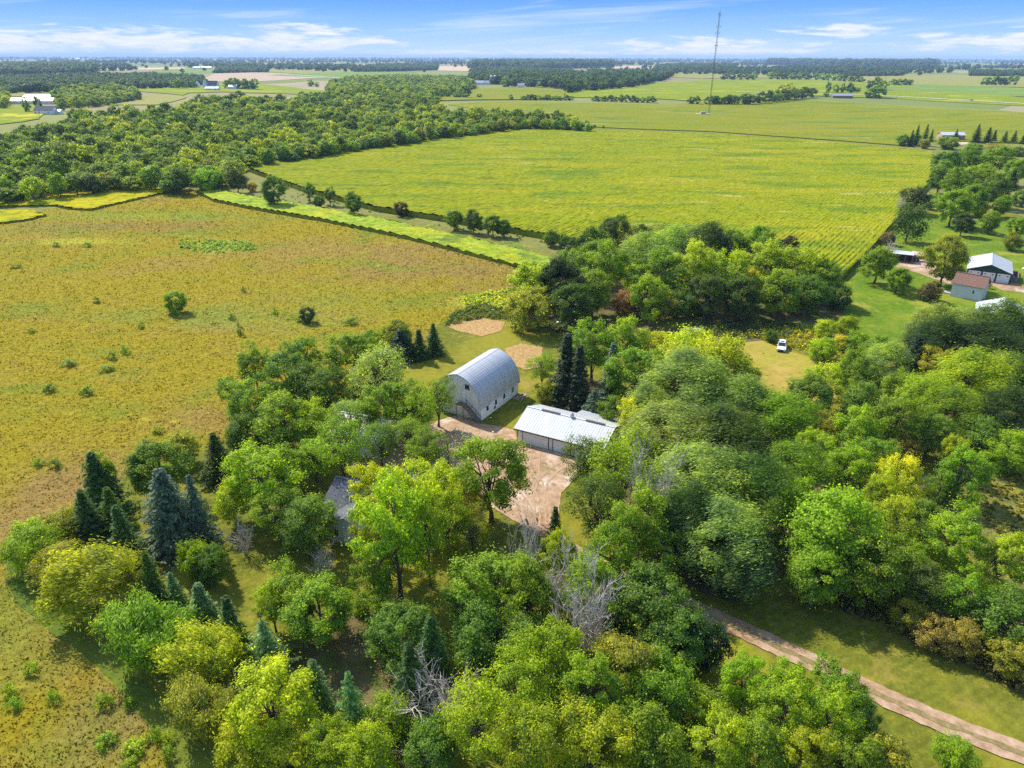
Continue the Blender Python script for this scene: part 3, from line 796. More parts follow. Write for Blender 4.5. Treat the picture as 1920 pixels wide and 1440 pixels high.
mk('round', 5.0, 11.0, 4, 10, zc=5.6, Rz=4.9, low=-.95, ncl=125, rcl=.86, nleaf=200, leaf=.225, lobe_amp=.36)
mk('lobed', 5.0, 12.0, 4, 20, 14, zc=6.6, Rz=5.2, low=-.9, ncl=88, rcl=.80, nleaf=200, leaf=.21, lobes=9, lobe_amp=.45, flat=.7)
mk('airy', 5.0, 12.5, 3, 30, 30, .24, zc=7.6, Rz=4.9, ncl=120, rcl=.75, nleaf=72, leaf=.19, lobes=9, lobe_amp=.45, flat=.75)
mk('wind', 5.0, 11.5, 4, 40, 8, zc=5.7, Rz=5.2, low=-.95, ncl=150, rcl=1.0, nleaf=165, leaf=.21, wind=.95, lobes=8)
mk('bush', 3.5, 6.0, 4, 50, 6, .12, zc=2.9, Rz=2.9, ncl=110, rcl=.65, nleaf=125, leaf=.195, low=-.95, lobe_amp=.34)
mk('feather', 3.5, 6.0, 2, 60, 6, .12, zc=3.0, Rz=3.0, ncl=110, rcl=.72, nleaf=130, leaf=.195, low=-.95, wind=.45, lobe_amp=.34)
mk('willow', 4.5, 8.5, 2, 70, 10, zc=5.0, Rz=3.6, ncl=60, rcl=1.2, nleaf=75, leaf=.33, low=-.9, flat=1.6, aspect=3)
mk('mid', 5.0, 11.0, 4, 80, 3, zc=6.0, Rz=4.9, ncl=85, rcl=1.1, nleaf=42, leaf=.55, low=-.9, lobe_amp=.4)
mk('small', 1.3, 2.0, 2, 90, 2, .04, zc=.9, Rz=1.0, ncl=22, rcl=.42, nleaf=32, leaf=.2, low=-.9)
add_proto('spruce', 2.6, 10.0, [spruce_mesh('crown', s) for s in (1, 2, 3)], None)
add_proto('slim', 1.7, 11.0, [spruce_mesh('crown', s, 11, 1.7, whorl=36) for s in (4, 5)], None)
add_proto('broad', 3.4, 8.5, [spruce_mesh('crown', s, 8.5, 3.4, whorl=22, dens=.9, ragged=.3, droop=.2) for s in (6, 7)], None)
tk = MB(); tk.tube((0, 0, -.2), (0, 0, 9.2), .2, .03, 7); tkm = tk.mesh('trunk', M['bark'])
for k_ in ('spruce', 'slim', 'broad'): PROTO[k_]['trunk'] = [tkm] * len(PROTO[k_]['crown'])
DEAD = [dead_mesh('branches', s, 10, .5) for s in (1, 2, 3)]
DEADSPRAY = [dead_mesh('branches', s, 5.5, .6, n0=9, r0=.07, levels=3) for s in (4, 5)]
print('leaf faces', sum(len(m_.polygons) for p in PROTO.values() for m_ in p['crown']))

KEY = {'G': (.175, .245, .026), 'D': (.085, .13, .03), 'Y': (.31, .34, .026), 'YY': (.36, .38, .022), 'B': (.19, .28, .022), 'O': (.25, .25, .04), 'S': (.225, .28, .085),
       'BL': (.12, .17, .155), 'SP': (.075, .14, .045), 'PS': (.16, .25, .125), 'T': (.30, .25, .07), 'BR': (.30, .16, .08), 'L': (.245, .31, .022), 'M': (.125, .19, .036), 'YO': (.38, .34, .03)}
ONES = ['', 'first', 'second', 'third', 'fourth', 'fifth', 'sixth', 'seventh', 'eighth', 'ninth', 'tenth', 'eleventh', 'twelfth', 'thirteenth', 'fourteenth', 'fifteenth', 'sixteenth', 'seventeenth', 'eighteenth', 'nineteenth', 'twentieth']
def nth(n):
    return ONES[n] if n <= 20 else {2: 'twenty-', 3: 'thirty-', 4: 'forty-'}[n // 10] + (ONES[n % 10] if n % 10 else 'something')
NAMES = {'round': 'broadleaf_tree', 'lobed': 'broadleaf_tree', 'airy': 'broadleaf_tree', 'wind': 'broadleaf_tree', 'bush': 'bush', 'feather': 'bush', 'willow': 'willow_tree', 'mid': 'broadleaf_tree',
         'small': 'bush', 'spruce': 'spruce_tree', 'slim': 'spruce_tree', 'broad': 'spruce_tree'}
rt = random.Random(77)
NT = [0]
def plant(kind, x, y, dia, h, col, label, group=None, z=None, rot=None):
    p = PROTO[kind]; NT[0] += 1
    nm = NAMES[kind]
    if rot is None: rot = rt.uniform(-.35, .35) if kind == 'wind' else rt.uniform(0, 6.28)
    zz = float(hgt(x, y)) if z is None else z
    root = empty(nm, (x, y, zz), rot, (dia / 2 / p['R'], dia / 2 / p['R'], h / p['H']))
    i = rt.randrange(len(p['crown']))
    c = link('crown', p['crown'][i], root)
    k = KEY[col] if isinstance(col, str) else col
    j = rt.uniform(.88, 1.12)
    c.color = (k[0] * j * rt.uniform(.92, 1.08), k[1] * j, k[2] * j, 1)
    link('trunk', p['trunk'][i], root)
    tag(root, label, nm.replace('_', ' ') if nm != 'broadleaf_tree' else 'tree', group)
    return root

def T(kind, px, py, dpx, h, col, label, group=None):
    k = dict(round=1.08, lobed=1.12, airy=1.1, mid=1.05, wind=.95, bush=.86, feather=.82, willow=.95).get(kind, 0)
    dpx *= (1.22 if kind in ('spruce', 'slim') else 1.05) if k == 0 else (1.10 if py > 470 else .95)
    if 960 < px < 1590 and 500 < py < 605: py -= 12
    for _ in range(3):
        if k: h = max(h, k * dpx / pxm(g(px, py, h * .5)))
    h = min(h, 16)
    return T0(kind, px, py, dpx, h, col, label, group)
def T0(kind, px, py, dpx, h, col, label, group=None):
    """a tree whose crown centre is seen at px,py with crown width dpx (photo pixels) and height h metres"""
    p = g(px, py, h * (.42 if NAMES[kind] == 'spruce_tree' else (.5 if NAMES[kind] == 'bush' else .52)))
    return plant(kind, p.x, p.y, dpx / pxm(p), h, col, label, group)

def TB(kind, bx, by, ty, dpx, col, label, group=None):
    """a tree given by its base pixel and the pixel row of its top"""
    p = g(bx, by)
    lo, hi = 0.5, 30
    for _ in range(30):
        m_ = (lo + hi) / 2; q = Vector((p.x, p.y, m_ + p.z)) - Vector((0, 0, CAMH))
        y = 720 - PXF * q.dot(_u) / q.dot(_f)
        if y > ty: lo = m_
        else: hi = m_
    return plant(kind, p.x, p.y, dpx / pxm((p.x, p.y, p.z + lo / 2)), lo, col, label, group)

def snag(px, py, h, spread, label, kind='tall', group=None, rot=None):
    p = g(px, py, h * .5)
    src = DEAD if kind == 'tall' else DEADSPRAY
    H = 10 if kind == 'tall' else 5.5
    root = empty('dead_tree', (p.x, p.y, 0), rt.uniform(0, 6.28), (spread, spread, h / H))
    link('branches', src[rt.randrange(len(src))], root)
    tag(root, label, 'dead tree', group)
    return root

# ---------------------------------------------------------------- trees of the farmstead, one by one
# kind, crown centre px, py, crown width px, height m, colour, label
TREES = [
 # left hedge that curls round the yard
 ('feather', 62, 1022, 98, 5.5, 'L', 'bright lime bush at the far left tip of the hedge, beside the mown path'),
 ('bush', 118, 990, 66, 5, 'O', 'thin olive bush just behind the bright lime bush at the hedge tip'),
 ('feather', 112, 1062, 84, 4.5, 'O', 'small dark olive bush between the lime hedge tip and the wide golden olive bush'),
 ('feather', 168, 1090, 150, 6.5, 'Y', 'wide golden olive bush, the broadest in the left hedge'),
 ('feather', 205, 1148, 88, 5, 'O', 'tangled olive bush at the foot of the wide golden olive bush'),
 ('bush', 250, 1110, 70, 4.5, 'O', 'dull olive bush between the golden olive bush and the little spruces'),
 ('spruce', 187, 915, 84, 10.5, 'SP', 'tall dark green spruce left of the big blue spruce'),
 ('lobed', 196, 900, 52, 9.5, 'G', 'narrow leafy tree growing into the top of the tall dark spruce'),
 ('spruce', 165, 975, 66, 8.5, 'SP', 'mid green spruce in front of the tall dark spruce at the left'),
 ('spruce', 212, 965, 60, 8, 'M', 'dark spruce squeezed between two spruces left of the big blue spruce'),
 ('slim', 232, 1010, 52, 9, 'SP', 'slim pointed spruce standing in front of the left spruce clump'),
 ('spruce', 318, 968, 112, 13.0, 'BL', 'big blue grey spruce, the broadest blue conifer'),
 ('spruce', 370, 968, 60, 11.5, (.12, .17, .165), 'slender pale blue spruce leaning against the big blue grey spruce'),
 ('round', 292, 880, 112, 8, 'M', 'dark rounded tree behind the big blue spruce at the meadow edge'),
 ('bush', 335, 845, 70, 6, 'O', 'olive shrub on the meadow edge behind the dark rounded tree'),
 ('spruce', 408, 862, 66, 8.5, 'D', 'very dark spruce on the meadow edge, alone behind the yellow green maple'),
 ('spruce', 284, 1090, 56, 8, 'M', 'dusky spruce with a brown skirt, left of the row of small pale spruces'),
 ('spruce', 327, 1112, 44, 5.5, 'PS', 'smallest pale spruce of the slanting row, half behind the lime bush'),
 ('slim', 380, 1146, 56, 7, 'PS', 'second pale spruce in the slanting row, right of the smallest one'),
 ('slim', 434, 1178, 52, 8, 'SP', 'narrow green spruce in the slanting row, above the orange tipped bush'),
 ('broad', 500, 1220, 108, 7.5, 'PS', 'broad open pale spruce with spreading tiers, right end of the slanting row'),
 ('spruce', 594, 1300, 66, 8, 'PS', 'pale spruce rising behind the big yellow tree at the bottom'),
 ('broad', 660, 1332, 88, 9, 'PS', 'pale blue green spruce standing alone on the leaf strewn ground at the bottom'),
 ('bush', 366, 1052, 62, 6, 'L', 'small green bush with a yellow patch below the slender blue spruce'),
 ('round', 395, 1060, 60, 6, 'M', 'dark green small tree behind the bush with the yellow patch'),
 ('feather', 280, 1186, 150, 7, 'B', 'large bright green bush in the hedge, left of the small spruces'),
 ('feather', 378, 1226, 125, 7, 'Y', 'yellow green bush with orange tips in the hedge below the bright green bush'),
 ('bush', 355, 1300, 70, 5, 'O', 'low olive bush on the path side of the orange tipped bush'),
 ('feather', 380, 1330, 108, 6, 'O', 'olive gold bush between the orange tipped bush and the big yellow tree'),
 ('lobed', 512, 1330, 170, 9, 'YY', 'big yellow tree with orange sprays at the bottom of the hedge'),
 ('bush', 455, 1395, 110, 6, 'Y', 'yellow green bush hugging the lower left of the big yellow tree'),
 ('bush', 545, 1415, 110, 6, 'Y', 'yellow green bush below the big yellow tree at the bottom edge'),
 ('round', 620, 1405, 100, 7, 'L', 'fresh light green tree at the bottom edge, right of the big yellow tree'),
 ('round', 690, 1425, 110, 8, 'L', 'light green tree at the bottom edge under the lone pale blue green spruce'),
 # trees left of the house
 ('lobed', 487, 900, 140, 9.5, 'L', 'yellow green maple left of the dark shingled house roof'),
 ('round', 435, 940, 72, 7.5, 'Y', 'small yellow green tree right of the slender blue spruce'),
 ('lobed', 520, 960, 105, 9, 'G', 'green tree with grey dead branch tufts hanging below it, left of the house'),
 ('round', 575, 985, 110, 9, 'M', 'dark green tree against the left wall of the house'),
 ('round', 540, 880, 80, 9, 'G', 'mid green tree between the yellow green maple and the house roof'),
 ('lobed', 540, 1118, 110, 8, 'G', 'green tree behind the broad open pale spruce'),
 ('round', 598, 1140, 130, 9, 'G', 'rounded mid green tree in the shade below the left house wall'),
 ('lobed', 510, 1140, 66, 7, 'L', 'small bright green tree on the left side of the rounded shade tree'),
 ('lobed', 700, 1075, 84, 9, 'G', 'slim green tree with a yellow foot left of the tall two tone ash'),
 ('bush', 700, 1140, 70, 5, 'G', 'low green bush at the foot of the slim green tree'),
 ('round', 748, 1190, 130, 8.5, 'M', 'dark bluish green tree under the tall two tone ash'),
 # yellow ashes in front of the house
 ('lobed', 708, 985, 98, 12, 'Y', 'yellow green ash hiding the front of the house at its left corner'),
 ('lobed', 694, 922, 74, 11, 'YY', 'golden topped ash over the middle of the house roof'),
 ('lobed', 812, 925, 110, 12, 'YY', 'bright yellow ash at the right end of the house'),
 ('lobed', 742, 935, 90, 11, 'YY', 'yellow crown in the middle of the ash row before the house'),
 ('lobed', 838, 985, 95, 11, 'L', 'lime ash between the bright yellow ash and the orange gold tree'),
 ('lobed', 873, 940, 78, 8.5, 'YO', 'orange gold tree left of the lone dark tree in the yard'),
 ('airy', 885, 1000, 80, 8, 'O', 'thin olive tree in shade below the orange gold tree'),
 ('round', 846, 905, 34, 6, 'D', 'narrow dark shrub tree round the foot of the bare post'),
 # left tree mass behind the white roofed shed
 ('lobed', 478, 692, 74, 10, 'G', 'mop headed green tree at the upper left of the tree mass beside the meadow'),
 ('lobed', 430, 735, 60, 7, 'G', 'small leaning green tree at the far left of the tree mass'),
 ('lobed', 575, 668, 58, 11, 'G', 'tallest top knot of the tree mass beside the meadow'),
 ('lobed', 540, 705, 110, 11, 'M', 'dark green tree in the middle back of the tree mass'),
 ('lobed', 472, 765, 105, 9, 'G', 'wide green tree at the left front of the tree mass'),
 ('round', 460, 815, 80, 7, 'M', 'dark low tree in front of the tree mass above the very dark spruce'),
 ('round', 600, 730, 105, 11, 'M', 'dark green tree in the middle right of the tree mass'),
 ('round', 530, 790, 120, 9.5, 'G', 'heavy green tree at the front centre of the tree mass'),
 ('lobed', 660, 668, 92, 9, 'G', 'green tree left of the small conifers near the straw patch'),
 ('round', 690, 650, 60, 7, 'B', 'brighter green tree beside the small conifers'),
 ('airy', 715, 712, 125, 11, 'S', 'grey green tree behind the white roofed shed'),
 ('airy', 665, 735, 70, 9, 'S', 'thin grey green tree at the left end of the white shed roof'),
 ('lobed', 592, 795, 92, 10, 'L', 'light green pointed tree left of the white roofed shed'),
 ('lobed', 735, 765, 110, 11, 'G', 'green tree standing over the right end of the white shed roof'),
 ('airy', 712, 830, 80, 9, 'M', 'dark thin tree in front of the white shed'),
 ('airy', 640, 850, 120, 9, 'G', 'green tree with dead twigs between the white shed and the house roof'),
 ('lobed', 590, 860, 80, 8, 'L', 'light green low tree above the left corner of the house roof'),
 ('airy', 655, 790, 80, 10, 'S', 'thin grey green tree over the left part of the white shed roof'),
 ('airy', 785, 780, 90, 11, 'L', 'thin light green tree between the white shed and the barn'),
 ('airy', 820, 752, 80, 10, 'G', 'see through green tree in front of the barn gable'),
 ('airy', 762, 822, 80, 9, 'G', 'thin green tree between the white shed and the ragged tree in the yard'),
 ('airy', 800, 850, 90, 9, 'G', 'ragged green tree leaning over the dirt yard left of the bare post'),
 # small conifers by the straw patch
 ('spruce', 718, 655, 34, 6, 'D', 'leftmost of the small dark conifers by the straw patch'),
 ('spruce', 752, 650, 60, 7, (.05, .09, .075), 'bluish conifer, broadest of the small conifers by the straw patch'),
 ('slim', 786, 650, 32, 7, 'SP', 'narrow conifer between the bluish one and the rightmost small conifer'),
 ('spruce', 813, 640, 40, 7.5, 'SP', 'rightmost of the small conifers, on the lawn by the straw patch'),
 ('round', 745, 625, 62, 6, 'O', 'olive tree rising behind the small conifers'),
 # behind the garage
 ('slim', 1062, 700, 62, 14, (.045, .07, .045), 'tall dark grey green spruce behind the garage, left end of its row'),
 ('slim', 1085, 715, 50, 13, (.05, .07, .05), 'second tall grey spruce behind the garage'),
 ('lobed', 1112, 660, 100, 13, 'B', 'bright green tree growing among the tall spruces behind the garage'),
 ('slim', 1147, 705, 44, 12, 'BL', 'blue spruce showing between bright green trees behind the garage'),
 ('lobed', 1175, 640, 85, 12, 'L', 'light green tree at the top of the row behind the garage'),
 ('lobed', 1190, 700, 105, 11, 'G', 'green tree right of the blue spruce behind the garage'),
 ('spruce', 1113, 762, 46, 6, 'BL', 'short blue spruce right behind the garage roof'),
 ('round', 1152, 770, 60, 7, 'M', 'dark green tree at the back right corner of the garage'),
 ('airy', 1018, 695, 64, 8, 'G', 'thin leafy tree between the barn and the tall spruces'),
 ('bush', 1022, 735, 40, 4.5, 'O', 'scrubby olive bush at the foot of the thin leafy tree beside the barn'),
 # golden thicket
 ('bush', 1225, 648, 70, 7, 'Y', 'yellow green tree at the left end of the golden thicket'),
 ('bush', 1285, 660, 105, 7, 'YY', 'golden tree, second from the left in the golden thicket'),
 ('bush', 1345, 680, 110, 7, 'YY', 'rounded golden tree at the right of the thicket by the clearing'),
 ('bush', 1260, 690, 90, 7, 'Y', 'dull gold tree in front of the golden thicket'),
 ('bush', 1398, 705, 50, 5, 'Y', 'small yellow green bush where the thicket meets the clearing'),
 # windblown silver green mass right of the garage
 ('wind', 1275, 725, 150, 11, 'S', 'silver green windblown tree at the top of the mass, below the golden thicket'),
 ('wind', 1368, 762, 120, 10.5, 'S', 'silver green windblown tree just below the rounded golden tree'),
 ('wind', 1205, 770, 80, 11, 'S', 'small silver green tree at the upper left shoulder of the windblown mass'),
 ('wind', 1240, 815, 150, 13, 'S', 'silver green windblown tree right of the garage roof'),
 ('wind', 1345, 830, 150, 13, (.09, .14, .03), 'olive silver windblown tree in the middle of the mass'),
 ('wind', 1460, 790, 120, 11, 'B', 'brighter green windblown tree at the right edge of the mass by the clearing'),
 ('lobed', 1185, 790, 60, 10, 'YY', 'yellow sprigged tree beside the right end of the garage'),
 ('wind', 1290, 905, 150, 14, 'S', 'silver tree in the middle of the windblown mass above the hidden drive'),
 ('wind', 1385, 920, 140, 13, (.09, .15, .028), 'green windblown tree right of the middle of the mass'),
 ('wind', 1475, 880, 120, 10, 'G', 'green windblown tree between the mass and the maple grove'),
 ('wind', 1345, 1010, 150, 12, 'S', 'silver green windblown tree with drooping skirts above the dirt track'),
 ('wind', 1275, 985, 110, 12, (.06, .10, .035), 'dark silver tree left of the one with drooping skirts'),
 ('wind', 1380, 1060, 120, 9, (.075, .12, .045), 'lowest silver tree, its skirts almost touching the track side lawn'),
 ('wind', 1430, 990, 70, 9, 'M', 'dark tree filling the gap between the silver trees and the big maple'),
 # tree mass right of the yard, left of the silver mass
 ('airy', 1110, 880, 110, 12, (.10, .145, .03), 'olive green tree at the right side of the dirt yard'),
 ('airy', 1165, 905, 150, 14, 'L', 'broad olive yellow tree over the hidden drive'),
 ('lobed', 1190, 860, 80, 12, 'L', 'light green tree below the yellow sprigged tree'),
 ('airy', 1120, 955, 120, 13, (.11, .15, .03), 'leafy olive tree right of the fork of the drive'),
 ('lobed', 1200, 990, 120, 13, 'G', 'green tree in front of the silver mass above the track bend'),
 ('airy', 1235, 1040, 90, 9, 'G', 'thin green tree at the right edge of the central mass, by the track bend'),
 ('lobed', 1150, 1040, 110, 13, 'G', 'green tree with a yellow tuft over the bend of the track'),
 ('lobed', 1050, 1050, 66, 9, 'Y', 'yellow green small tree beside the little dark spruce'),
 ('slim', 1040, 1000, 34, 7.5, 'D', 'little dark spruce at the mouth of the drive'),
 ('round', 1105, 1110, 130, 12, 'G', 'round green tree right of the bare grey treetops'),
 ('round', 1215, 1140, 150, 10, 'M', 'dark green tree beside the bend of the dirt track'),
 ('round', 1265, 1205, 120, 8.5, 'M', 'dark green tree left of the silvery shrub by the track'),
 ('bush', 1314, 1208, 95, 6.5, (.04, .075, .035), 'dark silvery shrub on the near side of the track'),
 # centre mass
 ('lobed', 920, 1110, 165, 12, 'G', 'broad green tree in the centre of the front mass, under the lone dark tree'),
 ('round', 990, 1130, 115, 12, 'G', 'green tree with yellow flecks left of the bare grey treetops'),
 ('round', 900, 1195, 120, 9, 'M', 'dark green tree below the broad centre tree'),
 ('round', 985, 1210, 110, 9, 'M', 'deep green tree under the bare grey treetops'),
 ('lobed', 1030, 1245, 130, 12, 'L', 'fresh yellow green tree in front of the bare grey treetops'),
 ('spruce', 812, 1240, 84, 11, 'SP', 'dark green spruce at the left side of the front mass'),
 ('spruce', 772, 1285, 80, 10, 'SP', 'second dark spruce, lower left of the front mass'),
 ('bush', 735, 1345, 90, 6, 'G', 'green bush right of the lone pale blue green spruce'),
 ('airy', 965, 1310, 150, 12, 'L', 'pale yellow green tree in the front mass, left of centre bottom'),
 ('airy', 895, 1370, 150, 11, 'L', 'light yellow green tree at the bottom, right of the dead fallen branches'),
 ('lobed', 1095, 1310, 130, 12, 'G', 'green tree at the bottom centre with an opening to bare ground above it'),
 ('lobed', 1170, 1260, 140, 11, 'O', 'olive green tree right of the fresh yellow green tree'),
 ('round', 1235, 1300, 130, 10, 'G', 'green tree lower right of the dark silvery shrub'),
 ('airy', 1010, 1400, 150, 11, 'L', 'yellow green tree at the bottom edge in the centre'),
 ('lobed', 1115, 1400, 150, 10, 'Y', 'yellow flecked tree at the bottom edge right of centre'),
 ('round', 1215, 1395, 140, 9, 'G', 'green tree at the bottom edge, left of the lime group'),
 ('round', 810, 1400, 110, 7, 'M', 'dark tree behind the dead fallen branches at the bottom'),
 # bottom right group
 ('lobed', 1395, 1285, 95, 8, 'B', 'bright green crown at the top left of the bottom right group'),
 ('lobed', 1470, 1290, 90, 8, 'B', 'bright green crown next to the track, second in the bottom right group'),
 ('lobed', 1565, 1305, 110, 8.5, 'G', 'green crown nearest the dirt track in the bottom right group'),
 ('round', 1610, 1350, 70, 7, 'M', 'dark green tree at the right side of the bottom right group'),
 ('lobed', 1465, 1345, 120, 9, 'L', 'lime green crown in the middle of the bottom right group'),
 ('lobed', 1545, 1365, 110, 8.5, 'L', 'lime green crown right of the middle of the bottom right group'),
 ('round', 1318, 1340, 100, 8, 'G', 'green tree at the left side of the bottom right group'),
 ('lobed', 1345, 1400, 130, 8.5, 'L', 'bright lime tree at the bottom edge, left in the bottom right group'),
 ('round', 1425, 1410, 110, 8, 'G', 'green tree at the bottom edge, centre of the bottom right group'),
 ('lobed', 1505, 1418, 100, 8, 'Y', 'yellow tipped tree at the bottom edge of the bottom right group'),
 ('round', 1590, 1425, 110, 7.5, 'G', 'green tree at the bottom edge, right in the bottom right group'),
 ('bush', 1655, 1420, 110, 5, 'O', 'olive scrub at the bottom edge between the group and the track'),
 ('feather', 1790, 1418, 70, 3.5, 'B', 'small bright green sapling clump at the bottom edge beside the track'),
 # big maple grove on the right
 ('round', 1560, 1000, 175, 13, 'B', 'big bright green maple above the dirt track'),
 ('lobed', 1500, 955, 80, 11, 'B', 'left shoulder crown of the maple grove, bright green'),
 ('round', 1620, 1060, 130, 10.5, 'G', 'full green maple in front right of the big bright maple'),
 ('round', 1530, 1080, 110, 8.5, 'G', 'green skirted maple in front left of the big bright maple'),
 ('lobed', 1690, 905, 90, 10, 'YY', 'bright yellow tree in the right grove'),
 ('lobed', 1650, 935, 66, 9, 'YY', 'second yellow tree, left of the bright yellow one'),
 ('lobed', 1680, 985, 90, 10, 'Y', 'yellow green tree below the bright yellow one'),
 ('round', 1735, 975, 66, 8, 'M', 'grey green tree between the yellow green one and the lime maple'),
 ('lobed', 1790, 1010, 115, 10, 'B', 'lime maple in the right grove near the side meadow'),
 ('lobed', 1808, 890, 100, 9, 'B', 'bright green tree whose shadow falls on the side meadow'),
 ('lobed', 1790, 850, 50, 8, 'Y', 'small yellow topped tree behind the one that shades the side meadow'),
 ('bush', 1760, 920, 60, 5, 'M', 'dark bush left of the tree that shades the side meadow'),
 ('feather', 1895, 850, 80, 7, 'L', 'lime tree at the right edge above the side meadow'),
 ('lobed', 1805, 1130, 100, 7, 'B', 'bright green low maple at the right, above the brown bushes'),
 ('round', 1735, 1110, 96, 7, 'D', 'dark bluish tree left of the bright low maple'),
 ('bush', 1755, 1190, 74, 4, 'T', 'tan brown bush on the verge of the track side lawn'),
 ('bush', 1805, 1195, 74, 4.5, 'T', 'second tan bush on the verge, right of the first'),
 ('lobed', 1885, 1055, 110, 8, 'L', 'light green tree at the right edge beside the side meadow'),
 ('round', 1690, 1055, 90, 8, 'G', 'green tree between the full maple and the dark bluish tree'),
 ('bush', 1880, 1165, 120, 5, 'M', 'dark spreading bush at the right edge'),
 ('bush', 1905, 1235, 90, 4, 'O', 'olive bush low on the right edge above the lawn'),
 ('feather', 1700, 1150, 70, 4, 'O', 'low olive shrub under the dark bluish tree'),
 # right middle wood
 ('lobed', 1548, 722, 80, 8, 'Y', 'yellow green tree at the lower right corner of the clearing'),
 ('round', 1520, 740, 90, 9, 'M', 'dark rounded tree below the clearing'),
 ('round', 1600, 700, 80, 9.5, 'G', 'deep green tree right of the clearing'),
 ('round', 1615, 755, 75, 9, 'M', 'dark green tree under the deep green one right of the clearing'),
 ('wind', 1650, 680, 80, 9, 'S', 'grey green windblown tree left of the dark blue spruce'),
 ('spruce', 1712, 672, 58, 9, (.05, .075, .07), 'dark blue spruce in the right wood below the big windblown crowns'),
 ('lobed', 1762, 685, 66, 7, (.32, .29, .04), 'mustard yellow tree right of the dark blue spruce'),
 ('lobed', 1690, 735, 80, 9, 'G', 'green tree below the dark blue spruce'),
 ('wind', 1815, 715, 130, 11, 'L', 'light green windblown tree with streaming top in the right wood'),
 ('wind', 1885, 705, 90, 11, (.14, .20, .045), 'pale windblown tree at the right edge of the right wood'),
 ('wind', 1725, 750, 90, 10, 'L', 'lime windblown tree in the middle of the right wood'),
 ('wind', 1780, 775, 100, 10, 'G', 'green windblown tree below the streaming light green one'),
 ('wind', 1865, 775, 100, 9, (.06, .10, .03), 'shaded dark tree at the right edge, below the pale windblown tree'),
 ('lobed', 1680, 795, 100, 9, 'G', 'green tree in the centre of the right wood'),
 ('lobed', 1610, 810, 96, 9, 'L', 'yellow green tree in the centre left of the right wood'),
 ('round', 1550, 805, 70, 7, 'O', 'olive shrub tree behind the maple grove'),
 ('lobed', 1530, 845, 80, 9, 'L', 'yellow green crown at the left of the right wood'),
 ('lobed', 1590, 880, 90, 9, 'B', 'bright green crown behind the big maple'),
 ('lobed', 1635, 860, 80, 9, 'G', 'green crown behind the second yellow tree'),
 ('bush', 1690, 845, 60, 5, 'T', 'brownish yellow shrub above the bright yellow tree'),
 ('round', 1745, 815, 80, 7, 'M', 'grey green tree beside the small brown gap in the right wood'),
 ('round', 1840, 815, 80, 6, 'M', 'dark low tree above the lime tree at the right edge'),
 # windblown crowns beside the neighbour's house
 ('wind', 1735, 614, 84, 8.5, 'S', 'windblown silver green tree left of the neighbour house wall'),
 ('wind', 1785, 618, 90, 8.5, 'S', 'windblown tree directly in front of the neighbour house'),
 ('wind', 1852, 620, 110, 10, (.10, .14, .04), 'olive windblown tree under the white gabled roof'),
 ('wind', 1905, 625, 90, 10, 'S', 'windblown tree at the right edge under the white gabled roof'),
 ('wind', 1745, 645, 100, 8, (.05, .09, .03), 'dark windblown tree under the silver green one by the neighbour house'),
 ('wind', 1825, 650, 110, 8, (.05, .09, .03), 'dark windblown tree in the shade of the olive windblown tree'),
 ('wind', 1895, 665, 80, 8, (.06, .10, .035), 'dark windblown tree at the right edge above the pale one'),
 # scrub round the clearing
 ('feather', 1548, 616, 38, 4, 'Y', 'yellow bush at the corner of the bright lawn'),
 ('feather', 1588, 612, 38, 5, 'L', 'tall yellow green bush next to the yellow bush at the lawn corner'),
 ('bush', 1606, 645, 46, 5, 'G', 'green bush behind the round bush right of the white car'),
 ('bush', 1541, 654, 52, 3, 'L', 'round yellow green bush right of the white car'),
 ('bush', 1447, 630, 24, 3, 'M', 'small dark bush right behind the white car'),
 ('bush', 1578, 645, 34, 4, 'YO', 'small orange yellow bush in the scrub right of the white car'),
 ('round', 1645, 660, 62, 6, 'G', 'green tree in the scrub between the clearing and the windblown grey green tree'),
 ('bush', 1487, 584, 36, 4.5, 'O', 'olive bush at the foot of the grove on the edge of the bright lawn'),
 # the grove in front of the corn
 ('bush', 1000, 545, 90, 8, 'Y', 'olive yellow tree at the left end of the grove'),
 ('bush', 990, 590, 90, 5.5, 'O', 'broad dull olive shrub at the lower left end of the grove'),
 ('round', 1050, 545, 90, 10, (.04, .07, .03), 'dark grey green tree right of the olive yellow tree in the grove'),
 ('round', 1075, 580, 80, 8, 'D', 'dark tree in the shaded gap of the grove'),
 ('lobed', 1070, 505, 50, 8, 'G', 'small green tree at the end of the light green corn strip'),
 ('round', 1112, 560, 76, 10, 'G', 'green tree in the grove left of the rust brown one'),
 ('lobed', 1140, 520, 90, 10, 'G', 'green tree in the middle left of the grove'),
 ('round', 1120, 485, 76, 9, 'G', 'green tree in the back row of the grove near the strip end'),
 ('round', 1112, 455, 66, 8, 'M', 'dark green tree at the left of the back row by the corn'),
 ('round', 1152, 435, 72, 9, 'D', 'dark domed tree at the top of the back row'),
 ('round', 1085, 465, 50, 7, 'D', 'dark tree at the far left of the back row'),
 ('round', 1205, 443, 50, 7, 'M', 'green tree right of the dark domed tree'),
 ('bush', 1180, 458, 60, 6, 'O', 'brownish olive tree in front of the dark domed tree'),
 ('wind', 1190, 480, 80, 9, 'S', 'grey green tree left of the silver windblown pair in the grove'),
 ('wind', 1245, 478, 100, 10, 'S', 'left one of the silver windblown pair at the back of the grove'),
 ('wind', 1310, 468, 110, 11, (.06, .10, .035), 'right one of the silver windblown pair at the back of the grove'),
 ('round', 1372, 465, 90, 10, 'G', 'green tree at the back of the grove facing the corn rows'),
 ('round', 1425, 468, 90, 10, 'G', 'mid green tree at the back of the grove, second from the right'),
 ('round', 1475, 465, 50, 8, (.07, .065, .035), 'grey brown half bare tree at the right end of the back row'),
 ('bush', 1176, 578, 60, 7, 'BR', 'rust brown dying tree in the grove'),
